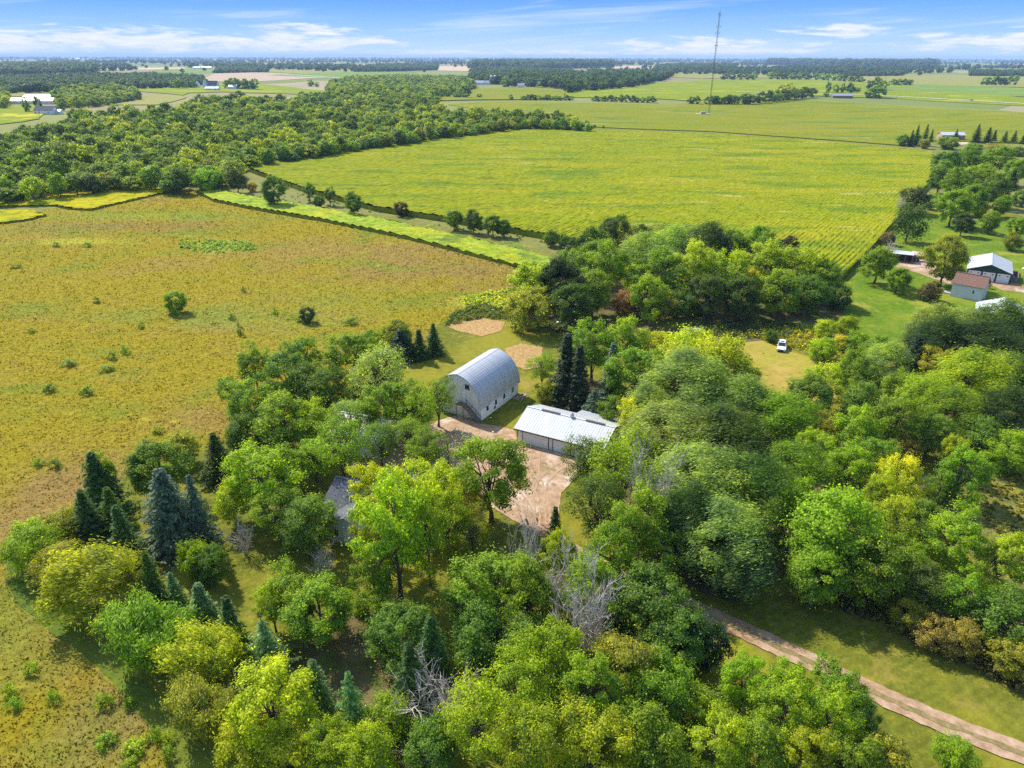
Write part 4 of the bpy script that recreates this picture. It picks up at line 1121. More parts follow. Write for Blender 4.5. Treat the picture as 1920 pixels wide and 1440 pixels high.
 ('lobed', 1215, 570, 80, 9, 'L', 'yellow green tree right of the rust brown one'),
 ('lobed', 1235, 530, 110, 11, 'G', 'green tree in the centre of the grove'),
 ('lobed', 1195, 535, 60, 9, 'Y', 'yellow green crown in the middle of the grove, above the rust brown tree'),
 ('lobed', 1300, 520, 100, 12, 'Y', 'yellow topped tree in the centre right of the grove'),
 ('lobed', 1370, 530, 90, 12, 'L', 'lime topped tree in the right half of the grove'),
 ('lobed', 1435, 512, 110, 13, 'Y', 'tall yellow topped tree, highest in the grove'),
 ('lobed', 1500, 520, 90, 11, 'Y', 'yellow green tree right of the highest one in the grove'),
 ('round', 1545, 535, 70, 9, 'G', 'green tree at the right end of the grove near the lawn'),
 ('lobed', 1408, 550, 60, 10, 'YO', 'orange yellow tree in front of the highest one'),
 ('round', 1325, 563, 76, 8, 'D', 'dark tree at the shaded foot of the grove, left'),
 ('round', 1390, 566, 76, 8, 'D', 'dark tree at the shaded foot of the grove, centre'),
 ('round', 1460, 556, 84, 9, 'G', 'green tree low in the right half of the grove'),
 ('round', 1520, 560, 70, 7.5, 'M', 'dark green tree low at the right of the grove'),
 ('bush', 1572, 568, 50, 5, 'M', 'dark bush at the very right tip of the grove'),
 ('bush', 1270, 582, 60, 6, 'M', 'dark green shrub under the centre of the grove'),
 ('round', 1240, 580, 56, 7, 'O', 'olive tree low in the centre of the grove'),
 # bushes of the meadow and the hedgerow beside the corn
 ('bush', 329, 566, 44, 3.6, 'G', 'round green bush alone in the middle of the meadow'),
 ('bush', 576, 590, 32, 3.8, (.07, .11, .055), 'grey green rounded bush alone in the meadow'),
 ('small', 450, 617, 12, 3.0, 'M', 'thin dark sapling in the meadow between the two lone bushes'),
 ('small', 235, 655, 17, 1.8, 'G', 'small green tuft bush below the round meadow bush'),
 ('small', 180, 563, 13, 1.4, 'M', 'small dark tuft left of the round meadow bush'),
 ('small', 457, 543, 9, 1.5, 'M', 'tiny dark shrub between the round meadow bush and the corn strip'),
 ('small', 655, 602, 26, 1.5, 'G', 'low green clump right of the grey green meadow bush'),
 ('bush', 385, 340, 50, 7, 'B', 'bright green tree at the end of the wood by the corn corner'),
 ('round', 443, 338, 42, 8, 'D', 'dark round tree at the left start of the hedgerow'),
 ('bush', 472, 350, 22, 4, 'T', 'thin brown shrub next to the dark round tree in the hedgerow'),
 ('round', 511, 357, 54, 6, 'M', 'wide dark bush, second large one in the hedgerow'),
 ('lobed', 580, 358, 30, 9, 'M', 'tall spiky tree in the hedgerow'),
 ('bush', 598, 378, 26, 5, 'D', 'low dark bush between the two spiky hedgerow trees'),
 ('lobed', 618, 368, 30, 8, 'M', 'second tall spiky tree in the hedgerow'),
 ('round', 662, 380, 44, 6, 'M', 'square dark bush in the hedgerow, right of the spiky trees'),
 ('bush', 752, 392, 34, 6, (.12, .11, .035), 'brownish lone tree in the middle of the hedgerow'),
 ('round', 852, 410, 40, 7.5, 'M', 'dark tree at the left of the dense hedgerow clump'),
 ('round', 887, 414, 44, 7.5, 'D', 'dark tree in the middle of the dense hedgerow clump'),
 ('round', 925, 420, 44, 8, 'M', 'dark tree in the right half of the dense hedgerow clump'),
 ('round', 945, 427, 34, 7, 'M', 'dark tree at the right end of the dense hedgerow clump'),
 ('bush', 1033, 446, 36, 6, 'M', 'dark bush between the dense clump and the grove'),
 ('bush', 1060, 452, 30, 5, 'M', 'smaller dark bush just before the grove'),
 # neighbour's garden and the thicket beyond
 ('round', 1647, 493, 62, 8, 'G', 'round dark tree on the bright lawn, left of the neighbour gravel drive'),
 ('round', 1686, 522, 46, 5.6, 'G', 'small round tree on the bright lawn, right of the round dark one'),
 ('round', 1776, 486, 78, 8, 'O', 'spreading tree beside the white roofed garage'),
 ('bush', 1745, 546, 40, 3, (.12, .10, .05), 'brownish thin bush left of the neighbour house'),
 ('small', 1852, 535, 12, 2.0, 'BR', 'dark red shrub at the corner of the neighbour house'),
 ('bush', 1715, 375, 60, 8, (.10, .11, .05), 'grey half bare tree at the corner of the cornfield'),
 ('bush', 1748, 378, 36, 6, 'G', 'green tree right of the grey half bare tree'),
 ('willow', 1705, 422, 66, 7.5, (.10, .14, .035), 'weeping willow above the small open shed'),
 ('round', 1808, 418, 46, 7, (.06, .10, .04), 'grey green tree in a row on the far lawn, left'),
 ('round', 1858, 416, 42, 7, 'G', 'green tree in a row on the far lawn, middle'),
 ('round', 1908, 427, 46, 7, 'G', 'green tree in a row on the far lawn, right'),
 ('round', 1790, 385, 76, 9, 'G', 'dark green tree behind the grey green one on the far lawn'),
 ('bush', 1837, 392, 36, 6, 'Y', 'mustard tree behind the middle one on the far lawn'),
 ('round', 1775, 305, 60, 9, 'M', 'dark tree at the corn side tip of the far thicket'),
 ('round', 1765, 330, 55, 8, 'M', 'dark tree on the corn side of the far thicket, below the tip'),
 ('round', 1815, 300, 66, 10, 'G', 'green tree on the upper edge of the far thicket'),
 ('round', 1870, 298, 66, 10, 'B', 'bright green tree on the upper right of the far thicket'),
 ('round', 1905, 320, 50, 9, 'G', 'green tree at the right edge of the far thicket'),
 ('round', 1835, 335, 76, 10, 'G', 'green tree in the middle of the far thicket'),
 ('round', 1795, 345, 60, 9, 'G', 'green tree in the lower left of the far thicket'),
 ('round', 1870, 355, 60, 9, 'M', 'dark tree in the lower right of the far thicket'),
 ('slim', 1898, 340, 26, 10, 'D', 'dark pointed conifer in the far thicket'),
 ('round', 1825, 370, 60, 8, 'G', 'green tree at the bottom of the far thicket'),
 ('round', 1880, 385, 40, 6, 'G', 'small green tree between the far thicket and the garden row'),
 ('bush', 1915, 370, 40, 6, 'M', 'dark bush at the right edge beyond the garden row'),
 ('bush', 1900, 453, 40, 3, 'O', 'olive flower clump on the far lawn at the right edge'),
 ('bush', 1665, 447, 30, 4, (.2, .17, .12), 'twiggy bare bush behind the open shed'),
]
for t_ in TREES: T(*t_)
# trees whose foot is in view
TB('lobed', 922, 978, 800, 168, 'G', 'lone dark green tree with a bare trunk in the yard before the garage')
TB('lobed', 752, 1122, 893, 165, (.30, .38, .022), 'tall two tone ash, green below and yellow above, on a long bare trunk')
TB('lobed', 806, 1098, 900, 100, 'Y', 'leaning yellow green ash with a crooked trunk, right of the tall two tone ash')
snag(1062, 1100, 14.5, .8, 'bare grey treetops standing above the front mass, the tallest dead tree')
snag(985, 1055, 13, .5, 'bare pale twigs poking out of the green tree with yellow flecks')
snag(1228, 945, 16, .8, 'bare branches in the dark gap beside the silver mass')
snag(1095, 1180, 14, .9, 'dead tree leaning right over the opening in the front mass')
snag(812, 1310, 10, 1.0, 'dead grey tree in front of the second dark spruce')
snag(800, 1405, 4, 1.0, 'fallen tangle of bleached branches at the bottom edge', 'spray')
snag(455, 1005, 6, .7, 'tuft of dead grey branches under the yellow green maple', 'spray')
snag(530, 970, 6, .7, 'tuft of dead branches in front of the dark tree by the house', 'spray')
snag(605, 1050, 5, .9, 'fan of dead branches below the house wall', 'spray')
snag(655, 862, 6, .8, 'dead twigs between the white shed and the house roof', 'spray')
snag(1672, 465, 7, .6, 'bare tree behind the small open shed by the gravel', 'tall')
snag(1688, 385, 8, .6, 'bare grey tree at the corner of the cornfield')
# bright weeds in the rough grass at the lower left
WL = [(28, 1318, 22), (18, 1298, 20), (102, 1306, 20), (58, 1257, 20), (195, 1314, 26), (245, 1318, 20), (200, 1388, 34), (252, 1402, 34), (240, 1432, 26), (290, 1378, 20), (318, 1385, 22), (318, 1415, 20),
                               (70, 868, 18), (105, 870, 18), (30, 500, 14), (165, 460, 12), (105, 460, 10), (560, 600, 9), (265, 612, 11), (435, 595, 12), (200, 690, 22), (130, 680, 22), (90, 730, 18), (160, 735, 20), (295, 808, 16), (210, 670, 13), (515, 585, 9), (60, 620, 12)]
wn_ = {}
for lo_ in (True, False):
    for k_, (a, b, c) in enumerate(sorted(q for q in WL if (q[1] > 1200) == lo_)): wn_[(a, b)] = k_ + 1
for i, (a, b, c) in enumerate(WL):
    p = g(a, b, .5)
    plant('small', p.x, p.y, c / pxm(p) * 1.25, rt.uniform(.9, 1.5) * (1 if b > 1200 else 1.1), ['B', 'L', 'G'][i % 3] if b > 1200 else ['G', 'M', 'G'][i % 3],
          nth(wn_[(a, b)]) + (' green weed bush from the left in the rough grass at the lower left' if b > 1200 else ' small dark weed tuft from the left in the open meadow'), 'weed bushes in the rough grass' if b > 1200 else 'weed tufts of the open meadow')
# spruce row and trees round the far metal shed
for (a, b, c, tp, k, colr, lb) in [(1706, 274, 18, 243, 'spruce', 'D', 'dark conifer, leftmost by the far metal shed'), (1690, 274, 22, 252, 'bush', 'M', 'bush at the left end of the far conifer row'), (1731, 274, 22, 232, 'spruce', 'M', 'tallest conifer left of the far metal shed'),
                                 (1715, 272, 16, 233, 'spruce', 'D', 'dark conifer behind the leftmost one by the far metal shed'), (1744, 266, 12, 242, 'slim', 'M', 'slim conifer just left of the far metal shed'), (1790, 264, 15, 241, 'spruce', 'M', 'conifer in front of the far metal shed'),
                                 (1828, 268, 24, 232, 'spruce', 'D', 'large conifer right of the far metal shed'), (1850, 268, 24, 238, 'spruce', 'D', 'large conifer behind the white light pole'), (1862, 266, 14, 243, 'slim', 'D', 'slim conifer right of the white light pole'),
                                 (1882, 268, 18, 245, 'spruce', 'M', 'conifer, third from the right edge in the far row'), (1899, 268, 18, 244, 'spruce', 'M', 'conifer, second from the right edge in the far row'), (1917, 270, 18, 246, 'spruce', 'M', 'conifer at the right edge in the far row'),
                                 (1775, 280, 44, 256, 'bush', 'G', 'wide green bush in front of the far metal shed'), (1732, 279, 20, 260, 'bush', 'O', 'olive bush on the corn edge by the far shed'), (1712, 272, 24, 250, 'bush', 'G', 'green bush under the left far conifers'),
                                 (1825, 284, 36, 268, 'bush', 'G', 'green bush below the large far conifer'), (1865, 288, 44, 270, 'bush', 'O', 'olive hedge bush below the light pole'), (1905, 292, 44, 274, 'bush', 'M', 'dark hedge bush at the right edge below the conifer row')]:
    TB(k, a, b, tp, c, colr, lb, None)

# ---------------------------------------------------------------- woods
def pts_in(poly_px, spacing, seed, zt=6.0, jit=.42):
    pg = to_ground(poly_px, zt) if isinstance(poly_px[0], tuple) else poly_px
    A = np.array(pg); lo = A.min(0); hi = A.max(0)
    rs = np.random.RandomState(seed)
    X, Y = np.meshgrid(np.arange(lo[0], hi[0], spacing), np.arange(lo[1], hi[1], spacing))
    X = X + (np.arange(X.shape[0]) % 2)[:, None] * spacing / 2
    G = np.stack([X.ravel(), Y.ravel()], -1) + rs.uniform(-jit, jit, (X.size, 2)) * spacing
    return G[inside(G, pg)]

def gn_instances(name, P, scl, srcs, label=None):
    """one object of many instanced crowns: a wood that reads as a mass"""
    rs = np.random.RandomState(len(P))
    z = hgt(P[:, 0], P[:, 1])
    me = bpy.data.meshes.new(name)
    me.vertices.add(len(P)); me.vertices.foreach_set('co', np.c_[P, z - .3].astype(np.float32).ravel())
    for nm, arr in (('s', scl), ('r', rs.uniform(0, 6.28, len(P))), ('sz', scl * rs.uniform(.85, 1.2, len(P)))):
        a = me.attributes.new(nm, 'FLOAT', 'POINT'); a.data.foreach_set('value', np.asarray(arr, np.float32))
    a = me.attributes.new('k', 'INT', 'POINT'); a.data.foreach_set('value', rs.randint(0, len(srcs), len(P)).astype(np.int32))
    o = link(name, me)
    t = bpy.data.node_groups.new(name, 'GeometryNodeTree')
    t.interface.new_socket('Geometry', in_out='INPUT', socket_type='NodeSocketGeometry')
    t.interface.new_socket('Geometry', in_out='OUTPUT', socket_type='NodeSocketGeometry')
    N_ = t.nodes.new; L_ = t.links.new
    gi = N_('NodeGroupInput'); go = N_('NodeGroupOutput'); iop = N_('GeometryNodeInstanceOnPoints'); jn = N_('GeometryNodeJoinGeometry')
    for s_ in srcs:
        oi = N_('GeometryNodeObjectInfo'); oi.inputs['Object'].default_value = s_; oi.inputs['As Instance'].default_value = True
        L_(oi.outputs['Geometry'], jn.inputs[0])
    def attr(nm, ty='FLOAT'):
        a_ = N_('GeometryNodeInputNamedAttribute'); a_.data_type = ty; a_.inputs['Name'].default_value = nm
        return a_.outputs[0]
    cx = N_('ShaderNodeCombineXYZ'); L_(attr('s'), cx.inputs[0]); L_(attr('s'), cx.inputs[1]); L_(attr('sz'), cx.inputs[2])
    rx = N_('ShaderNodeCombineXYZ'); L_(attr('r'), rx.inputs[2])
    er = N_('FunctionNodeEulerToRotation'); L_(rx.outputs[0], er.inputs[0])
    L_(gi.outputs[0], iop.inputs['Points']); L_(jn.outputs[0], iop.inputs['Instance'])
    iop.inputs['Pick Instance'].default_value = True; L_(attr('k', 'INT'), iop.inputs['Instance Index'])
    L_(er.outputs[0], iop.inputs['Rotation']); L_(cx.outputs[0], iop.inputs['Scale'])
    L_(iop.outputs[0], go.inputs[0])
    md = o.modifiers.new('scatter', 'NODES'); md.node_group = t
    return tag(o, label, None, None, 'stuff')

def src(name, me): return bpy.data.objects.new(name, me)   # never linked: only instanced
SRC_MID = []; SRC_FAR = []; SRC_LOW = []
for s_ in range(5):
    me, C = crown_mesh('crown', 200 + s_, R=4.6, zc=6.2, Rz=5.2, ncl=80, rcl=1.1, nleaf=46, leaf=.55, mat='leaf_wood', low=-.95)
    SRC_MID.append(src('wood_crown', me))
for s_ in range(4):
    me, C = crown_mesh('crown', 300 + s_, R=4.8, zc=5.8, Rz=5.2, ncl=26, rcl=1.9, nleaf=22, leaf=1.6, mat='leaf_far', low=-.95)
    SRC_FAR.append(src('far_crown', me))

rsw = np.random.RandomState(5)
WOOD1 = [(-60, 356), (60, 347), (180, 333), (230, 328), (330, 337), (360, 330), (410, 325), (445, 318), (440, 300), (540, 284), (600, 276), (700, 262), (800, 250), (900, 238), (985, 229), (1080, 232), (1128, 238),
         (1080, 228), (1000, 219), (940, 214), (860, 209), (790, 203), (720, 197), (640, 193), (570, 188), (500, 186), (420, 188), (360, 193), (345, 205), (280, 210), (225, 213), (180, 216), (140, 222), (110, 235), (75, 245), (40, 250), (-60, 252)]
W1 = pts_in(WOOD1, 7.4, 1, 8.0)
dist = np.hypot(W1[:, 0], W1[:, 1])
# the front row trees are individuals, the rest of the wood is one mass
w1g = np.array(to_ground(WOOD1, 8.0))
def edge_d(P, poly, k0, k1):
    best = np.full(len(P), 1e9)
    for i in range(k0, k1):
        a = poly[i]; b = poly[i + 1]; ab = b - a; t = np.clip(((P - a) @ ab) / (ab @ ab), 0, 1)
        best = np.minimum(best, np.linalg.norm(P - (a + t[:, None] * ab), axis=1))
    return best
ed = edge_d(W1, w1g, 0, 16)
order = np.argsort(ed + dist * .03)
nfront = 150
front = order[:nfront]; rest = order[nfront:]
PALETTE = [('G', 'mid green'), ('M', 'dark green'), ('L', 'yellow green'), ('G', 'mid green'), ('O', 'olive'), ('M', 'dark green'), ('D', 'very dark green')]
seq = {}
front = sorted(front, key=lambda i: W1[i][0] / W1[i][1])
for i in front:
    x, y = W1[i]; c, wd = PALETTE[rt.randrange(len(PALETTE))]
    where = 'above the bean field' if x < -150 and y < 480 else ('beside the cornfield' if y < 640 else 'at its far tip')
    key_ = (wd, where); seq[key_] = seq.get(key_, 0) + 1
    plant('mid', x, y, rt.uniform(7, 12.5), rt.uniform(7, 13), c, nth(seq[key_]) + ' ' + wd + ' tree from left along the large wood front, ' + where, 'front edge ' + wd + ' wood trees ' + where)
gn_instances('wood', W1[rest], rsw.uniform(.55, 1.0, len(rest)) ** 1.0 * np.where(rsw.rand(len(rest)) < .18, 1.45, 1.0), SRC_MID)
WOODS_MID = [
 [(-60, 190), (10, 192), (12, 166), (-60, 166)],
 [(100, 180), (110, 190), (160, 190), (235, 182), (262, 178), (255, 164), (200, 160), (120, 164)],
 [(612, 163), (640, 170), (740, 176), (820, 186), (822, 174), (870, 165), (890, 160), (888, 148), (860, 144), (760, 142), (680, 144), (650, 146), (620, 152)],
 [(640, 190), (760, 188), (820, 192), (810, 178), (700, 176), (560, 176), (560, 182)],
]
for i, w_ in enumerate(WOODS_MID):
    P_ = pts_in(w_, 9.5, 40 + i, 8); gn_instances('wood', P_, rsw.uniform(.65, 1.15, len(P_)), SRC_MID)
WOODS_FAR = [
 [(-60, 166), (30, 165), (100, 163), (200, 160), (340, 156), (384, 152), (380, 142), (280, 138), (160, 138), (60, 141), (-60, 144)],
 [(-60, 139), (60, 136), (178, 133), (182, 122), (120, 118), (20, 119), (-60, 124)],
 [(400, 133), (502, 131), (500, 126), (410, 125)],
 [(880, 150), (960, 152), (1060, 160), (1070, 166), (1180, 157), (1250, 144), (1262, 137), (1180, 136), (1100, 138), (1040, 132), (960, 128), (900, 128), (884, 134)],
 [(1230, 134), (1300, 131), (1380, 128), (1380, 121), (1300, 120), (1230, 124)],
 [(660, 131), (740, 130), (820, 128), (822, 122), (740, 120), (690, 124)],
 [(1440, 131), (1560, 132), (1600, 138), (1690, 138), (1700, 133), (1600, 127), (1500, 126)],
 [(1818, 138), (1960, 138), (1960, 132), (1820, 132)],
 [(1440, 120), (1500, 121), (1600, 124), (1750, 124), (1760, 118), (1600, 117), (1440, 116)],
 [(885, 128), (1000, 128), (1150, 124), (1150, 118), (1000, 117), (885, 119)],
]
for i, w_ in enumerate(WOODS_FAR):
    pg = to_ground(w_, 5); A_ = np.array(pg); area = 0.5 * abs(np.dot(A_[:, 0], np.roll(A_[:, 1], -1)) - np.dot(A_[:, 1], np.roll(A_[:, 0], -1)))
    sp_ = max(13.0, math.sqrt(area / 2600))
    P_ = pts_in(w_, sp_, 60 + i, 9)
    if len(P_) > 3: gn_instances('wood', P_, rsw.uniform(.75, 1.25, len(P_)) * max(1, sp_ / 16), SRC_FAR)
# belts of woodland out to the horizon
K = 16000
u_ = rsw.rand(K); dd = 3200 * (26000 / 3200) ** u_
aa = np.radians(rsw.uniform(-41, 41, K))
Pf = np.stack([dd * np.sin(aa), dd * np.cos(aa)], -1)
f1 = np.sin(Pf[:, 0] / 460 + 2 * np.sin(Pf[:, 1] / 900)) + np.sin(Pf[:, 1] / 520 + 1.6 * np.sin(Pf[:, 0] / 800 + 1)) + .7 * np.sin(Pf[:, 0] / 190 + Pf[:, 1] / 310)
keep = (f1 > .75 - (dd / 26000) * 1.0) | (rsw.rand(K) < .03)
Pf = Pf[keep]; dd = dd[keep]
gn_instances('horizon_wood', Pf, rsw.uniform(.8, 1.3, len(Pf)) * (1.1 + dd / 11000), SRC_FAR)

# rows of field trees one can count
me_ft = [crown_mesh('field_tree', 400 + s_, R=4.6, zc=4.6, Rz=4.6, ncl=34, rcl=1.5, nleaf=34, leaf=.95, mat='leaf', low=-1)[0] for s_ in range(4)]
def field_tree(px, py, dpx, hpx, col, label, group):
    p = g(px, py); s = pxm(p); d_ = dpx / s; h = hpx / s * 1.05
    o = link('field_tree', me_ft[rt.randrange(4)]); o.location = p; o.rotation_euler = (0, 0, rt.uniform(0, 6.28)); o.scale = (d_ / 9.6, d_ / 9.6, h / 9.4)
    k = KEY[col]; o.color = (*k, 1)
    return tag(o, label, 'tree', group)
def row(x0, y0, x1, y1, n, dpx, hpx, label, group, cols=('M', 'D', 'G')):
    for i in range(n):
        t = (i + .5) / n
        field_tree(x0 + (x1 - x0) * t + rt.uniform(-1, 1), y0 + (y1 - y0) * t, dpx * rt.uniform(.85, 1.25), hpx * rt.uniform(.8, 1.2), cols[rt.randrange(len(cols))], (nth(i + 1) + ' from left, ' if n > 1 else '') + label, group)
row(977, 188, 1074, 189, 11, 11, 8.5, 'dark tree in the straight hedge farthest left of the mast', 'hedge trees far left of the mast')
row(1110, 190, 1229, 193, 12, 12, 10, 'dark tree in the straight hedge just left of the tall mast', 'hedge trees just left of the mast')
row(1292, 195, 1312, 196, 2, 14, 14, 'dark tree right at the left side of the mast foot', 'pair of trees left of the mast foot')
row(1322, 196, 1384, 196, 8, 13, 13, 'dark tree in the hedge directly behind the mast', 'hedge trees behind the mast')
row(1388, 196, 1412, 196, 2, 18, 16, 'dark rounded tree at the right end of the hedge behind the mast', 'end trees of the mast hedge')
row(1420, 195, 1525, 182, 9, 20, 17, 'tree in the clump right of the mast hedge', 'clump right of the mast', ('M', 'G', 'D'))
field_tree(1470, 187, 34, 25, 'O', 'large grey green tree rising from the clump right of the mast', None)
row(1352, 150, 1420, 150, 5, 13, 11, 'small tree in the broken row on the far slope, left part', 'far slope row left')
row(1440, 149, 1520, 150, 6, 14, 12, 'small tree in the broken row on the far slope, middle part', 'far slope row middle')
row(1525, 150, 1620, 155, 9, 12, 11, 'small tree in the broken row on the far slope, right part', 'far slope row right')
row(1670, 160, 1712, 160, 4, 12, 9, 'tree in the short clump right of the farm beside the pale road', 'short clump by the pale road')
row(1840, 160, 1907, 160, 6, 14, 13, 'tree in the dark clump in the far right field', 'far right field clump')
row(1625, 184, 1655, 184, 3, 20, 17, 'dark tree right of the grey farmhouse by the pale road', 'trees right of the roadside farmhouse')
row(1625, 168, 1660, 170, 3, 16, 18, 'tall tree behind the roadside farm trees', 'tall trees behind the roadside farmhouse')
row(1545, 174, 1600, 175, 4, 11, 15, 'upright tree behind the grey farmhouse by the pale road', 'trees behind the roadside farmhouse')
field_tree(1549, 182, 10, 9, 'M', 'small tree at the left side of the roadside farmhouse', None)
row(1585, 173, 1612, 173, 3, 10, 9, 'bushy tree in the yard of the roadside farm', 'yard trees of the roadside farm')
field_tree(872, 184, 22, 16, 'D', 'dark round tree alone in the light field left of the hedges', None)
field_tree(856, 184, 14, 9, 'M', 'small tree touching the dark round lone field tree', None)
field_tree(841, 183, 9, 10, 'M', 'leftmost small tree of the lone field group', None)
field_tree(899, 184, 10, 7, 'M', 'small bush right of the dark round lone field tree', None)
field_tree(958, 188, 8, 10, 'M', 'thin shrub left of the far straight hedge', None)
field_tree(582, 162, 13, 11, 'G', 'left one of two trees in the green field beyond the wood', None)
field_tree(595, 163, 9, 8, 'G', 'right one of two trees in the green field beyond the wood', None)
row(1070, 239, 1090, 240, 3, 10, 9, 'little bush at the tip of the wood behind the cornfield', 'bushes at the wood tip')
field_tree(1100, 241, 10, 13, 'M', 'small dark tree at the upper corner of the cornfield, left of the tiny bushes', None)
field_tree(1114, 241, 7, 6, 'M', 'tiny bush at the upper corner of the cornfield', None)
field_tree(1131, 241, 5, 5, 'M', 'tiniest bush, farthest right at the upper corner of the cornfield', None)
row(326, 166, 350, 166, 3, 11, 15, 'dark tree at the left of the far white farmhouses', 'trees left of the white farmhouses')
row(352, 165, 366, 165, 2, 12, 11, 'round tree beside the far white farmhouse', 'round trees by the white farmhouse')
row(420, 166, 484, 168, 7, 14, 15, 'tree behind the far white sheds', 'trees behind the white sheds', ('G', 'M', 'O'))
row(103, 190, 122, 190, 2, 13, 16, 'tree beside the far long barn', 'trees by the long barn')
row(47, 210, 56, 210, 1, 12, 24, 'tall dark tree left of the far dark roofed house', None)
row(68, 210, 80, 210, 1, 14, 24, 'tall dark tree at the back of the far dark roofed house', None)
row(108, 208, 124, 208, 2, 12, 13, 'tree right of the far dark roofed house', 'trees right of the dark roofed house')
field_tree(1042, 160, 26, 15, 'D', 'dark round tree right of the far metal roofed barn', None)
row(945, 163, 968, 163, 3, 15, 14, 'tree in the far farmyard right of the silos', 'trees of the far farmyard')
row(985, 163, 1003, 163, 2, 14, 9, 'round bush in front of the far white farm sheds', 'bushes of the far farmyard')
row(870, 164, 890, 163, 2, 14, 10, 'tree at the left end of the far farmyard', 'trees left of the far farmyard')

# ---------------------------------------------------------------- buildings
def flat(name, col, rough=.6, metal=0.0, spec=.3):
    m_, b, pr, out = newmat(name)
    pr.inputs['Base Color'].default_value = (*col, 1); pr.inputs['Roughness'].default_value = rough
    pr.inputs['Metallic'].default_value = metal; pr.inputs['Specular IOR Level'].default_value = spec
    return m_
def m_metalroof(name, c0, c1, rough=.45, sx=.5, metal=0.0, sf=.85):
    m_, b, pr, out = newmat(name)
    P = obj_pos(b)
    c = b.ramp(b.noise(b.mapping(P, (3, .5, .5)), sx, 5, .6), [(.3, c0), (.7, c1)])
    sx_ = b.n('ShaderNodeSeparateXYZ'); b.link(P, sx_.inputs[0])
    fr_ = b.m('FRACT', b.m('MULTIPLY', sx_.outputs[0], 1 / .46))
    c = b.mix(b.m('LESS_THAN', fr_, .2), c, tuple(k * sf for k in c0))
    c = b.mix(b.ss(b.noise(b.mapping(P, (1.1, .25, .25)), 1.0, 3, .5), .45, .7, 0, .35), c, tuple(k * .75 for k in c0))
    b.put(pr.inputs['Base Color'], c)
    pr.inputs['Roughness'].default_value = rough; pr.inputs['Metallic'].default_value = metal; pr.inputs['Specular IOR Level'].default_value = .4
    return m_
M['white_roof'] = m_metalroof('white_metal_roof', (.52, .53, .52), (.63, .63, .61), sf=.62)
M['grey_roof'] = m_metalroof('arched_metal_roof', (.46, .46, .475), (.56, .56, .57), .48, metal=.2)
M['rear_roof'] = m_metalroof('rear_metal_roof', (.34, .35, .37), (.46, .47, .49))
M['white_wall'] = mat_noise('white_painted_wall', [(.3, (.70, .70, .68)), (.7, (.82, .82, .80))], 1.2, obj=True)
M['worn_board'] = mat_noise('worn_white_boards', [(.24, (.50, .46, .42)), (.38, (.74, .72, .69)), (.6, (.86, .86, .85))], 1.6, obj=True, stretch=(1, 2.2, .35), bmp=.3, bscl=5)
M['block'] = mat_noise('whitewashed_block', [(.3, (.66, .68, .70)), (.7, (.80, .80, .81))], 1.5, obj=True)
M['glass'] = flat('window_glass', (.03, .04, .05), .12, 0, .6)
M['trim'] = flat('dark_trim', (.10, .08, .07), .6)
M['white_trim'] = flat('white_trim', (.75, .75, .73), .5)
M['door'] = mat_noise('white_panel_door', [(.3, (.70, .70, .68)), (.7, (.80, .79, .77))], 1.0, obj=True)
M['old_wood'] = mat_noise('weathered_wood', [(.3, (.13, .10, .08)), (.7, (.30, .25, .20))], 3, obj=True, stretch=(1, 1, .4))
M['shingle'] = mat_noise('grey_shingles', [(.3, (.075, .08, .095)), (.7, (.17, .175, .20))], 4, obj=True, bmp=.5, bscl=6)
M['brown_shingle'] = mat_noise('brown_shingles', [(.3, (.15, .085, .06)), (.7, (.29, .17, .125))], 4, obj=True, bmp=.5, bscl=6)
M['siding'] = mat_noise('pale_siding', [(.3, (.50, .52, .52)), (.7, (.60, .62, .61))], 1.5, obj=True)
M['green_gable'] = flat('dark_green_siding', (.02, .06, .05), .6)
M['steel'] = flat('galvanised_steel', (.5, .5, .52), .35, .8)
M['concrete'] = mat_noise('concrete', [(.3, (.36, .34, .31)), (.7, (.48, .46, .42))], 1.0, obj=True)
M['brown_wall'] = mat_noise('brown_wall', [(.3, (.20, .12, .09)), (.7, (.32, .21, .16))], 1.5, obj=True)
M['silo_blue'] = flat('dark_blue_silo', (.03, .06, .12), .4)
M['brick'] = mat_noise('pinkish_brick', [(.3, (.38, .24, .19)), (.7, (.50, .34, .28))], 2, obj=True)

def window(parent, x, y, z, w, h, face, frame='white_trim', name='window', glass=True, panes=1):
    """window on a wall facing local 'x+','x-','y+','y-'; a frame with its pane"""
    s = 1 if face[1] == '+' else -1
    f = MB(); t = .07
    bars = [((0, h / 2), (w + 2 * t, t)), ((0, -h / 2), (w + 2 * t, t)), ((-w / 2, 0), (t, h)), ((w / 2, 0), (t, h))]
    if panes > 1: bars += [((0, 0), (.04, h)), ((0, 0), (w, .04))]
    for (a, b), (bw, bh) in bars:
        if face[0] == 'y': f.box((x + a, y + s * .03, z + b), (bw, .09, bh))
        else: f.box((x + s * .03, y + a, z + b), (.09, bw, bh))
    fo = f.build(name, M[frame], parent)
    p = MB()
    if face[0] == 'y': p.box((x, y + s * .012, z), (w - .01, .03, h - .01))
    else: p.box((x + s * .012, y, z), (.03, w - .01, h - .01))
    p.build('pane', M['glass'], fo)
    return fo

def door(parent, x, y, z0, w, h, face, mat='door', lines=4, name='door', knob=False):
    s = 1 if face[1] == '+' else -1
    d = MB()
    def bx(a, b, bw, bh, th, off=0):
        if face[0] == 'y': d.box((x + a, y + s * off, z0 + b), (bw, th, bh))
        else: d.box((x + s * off, y + a, z0 + b), (th, bw, bh))
    n = max(1, lines)
    for i in range(n): bx(0, h * (i + .5) / n, w, h / n - .035, .09, .03)
    bx(0, h / 2, w - .02, h - .02, .03, .01)
    return d.build(name, M[mat], parent)

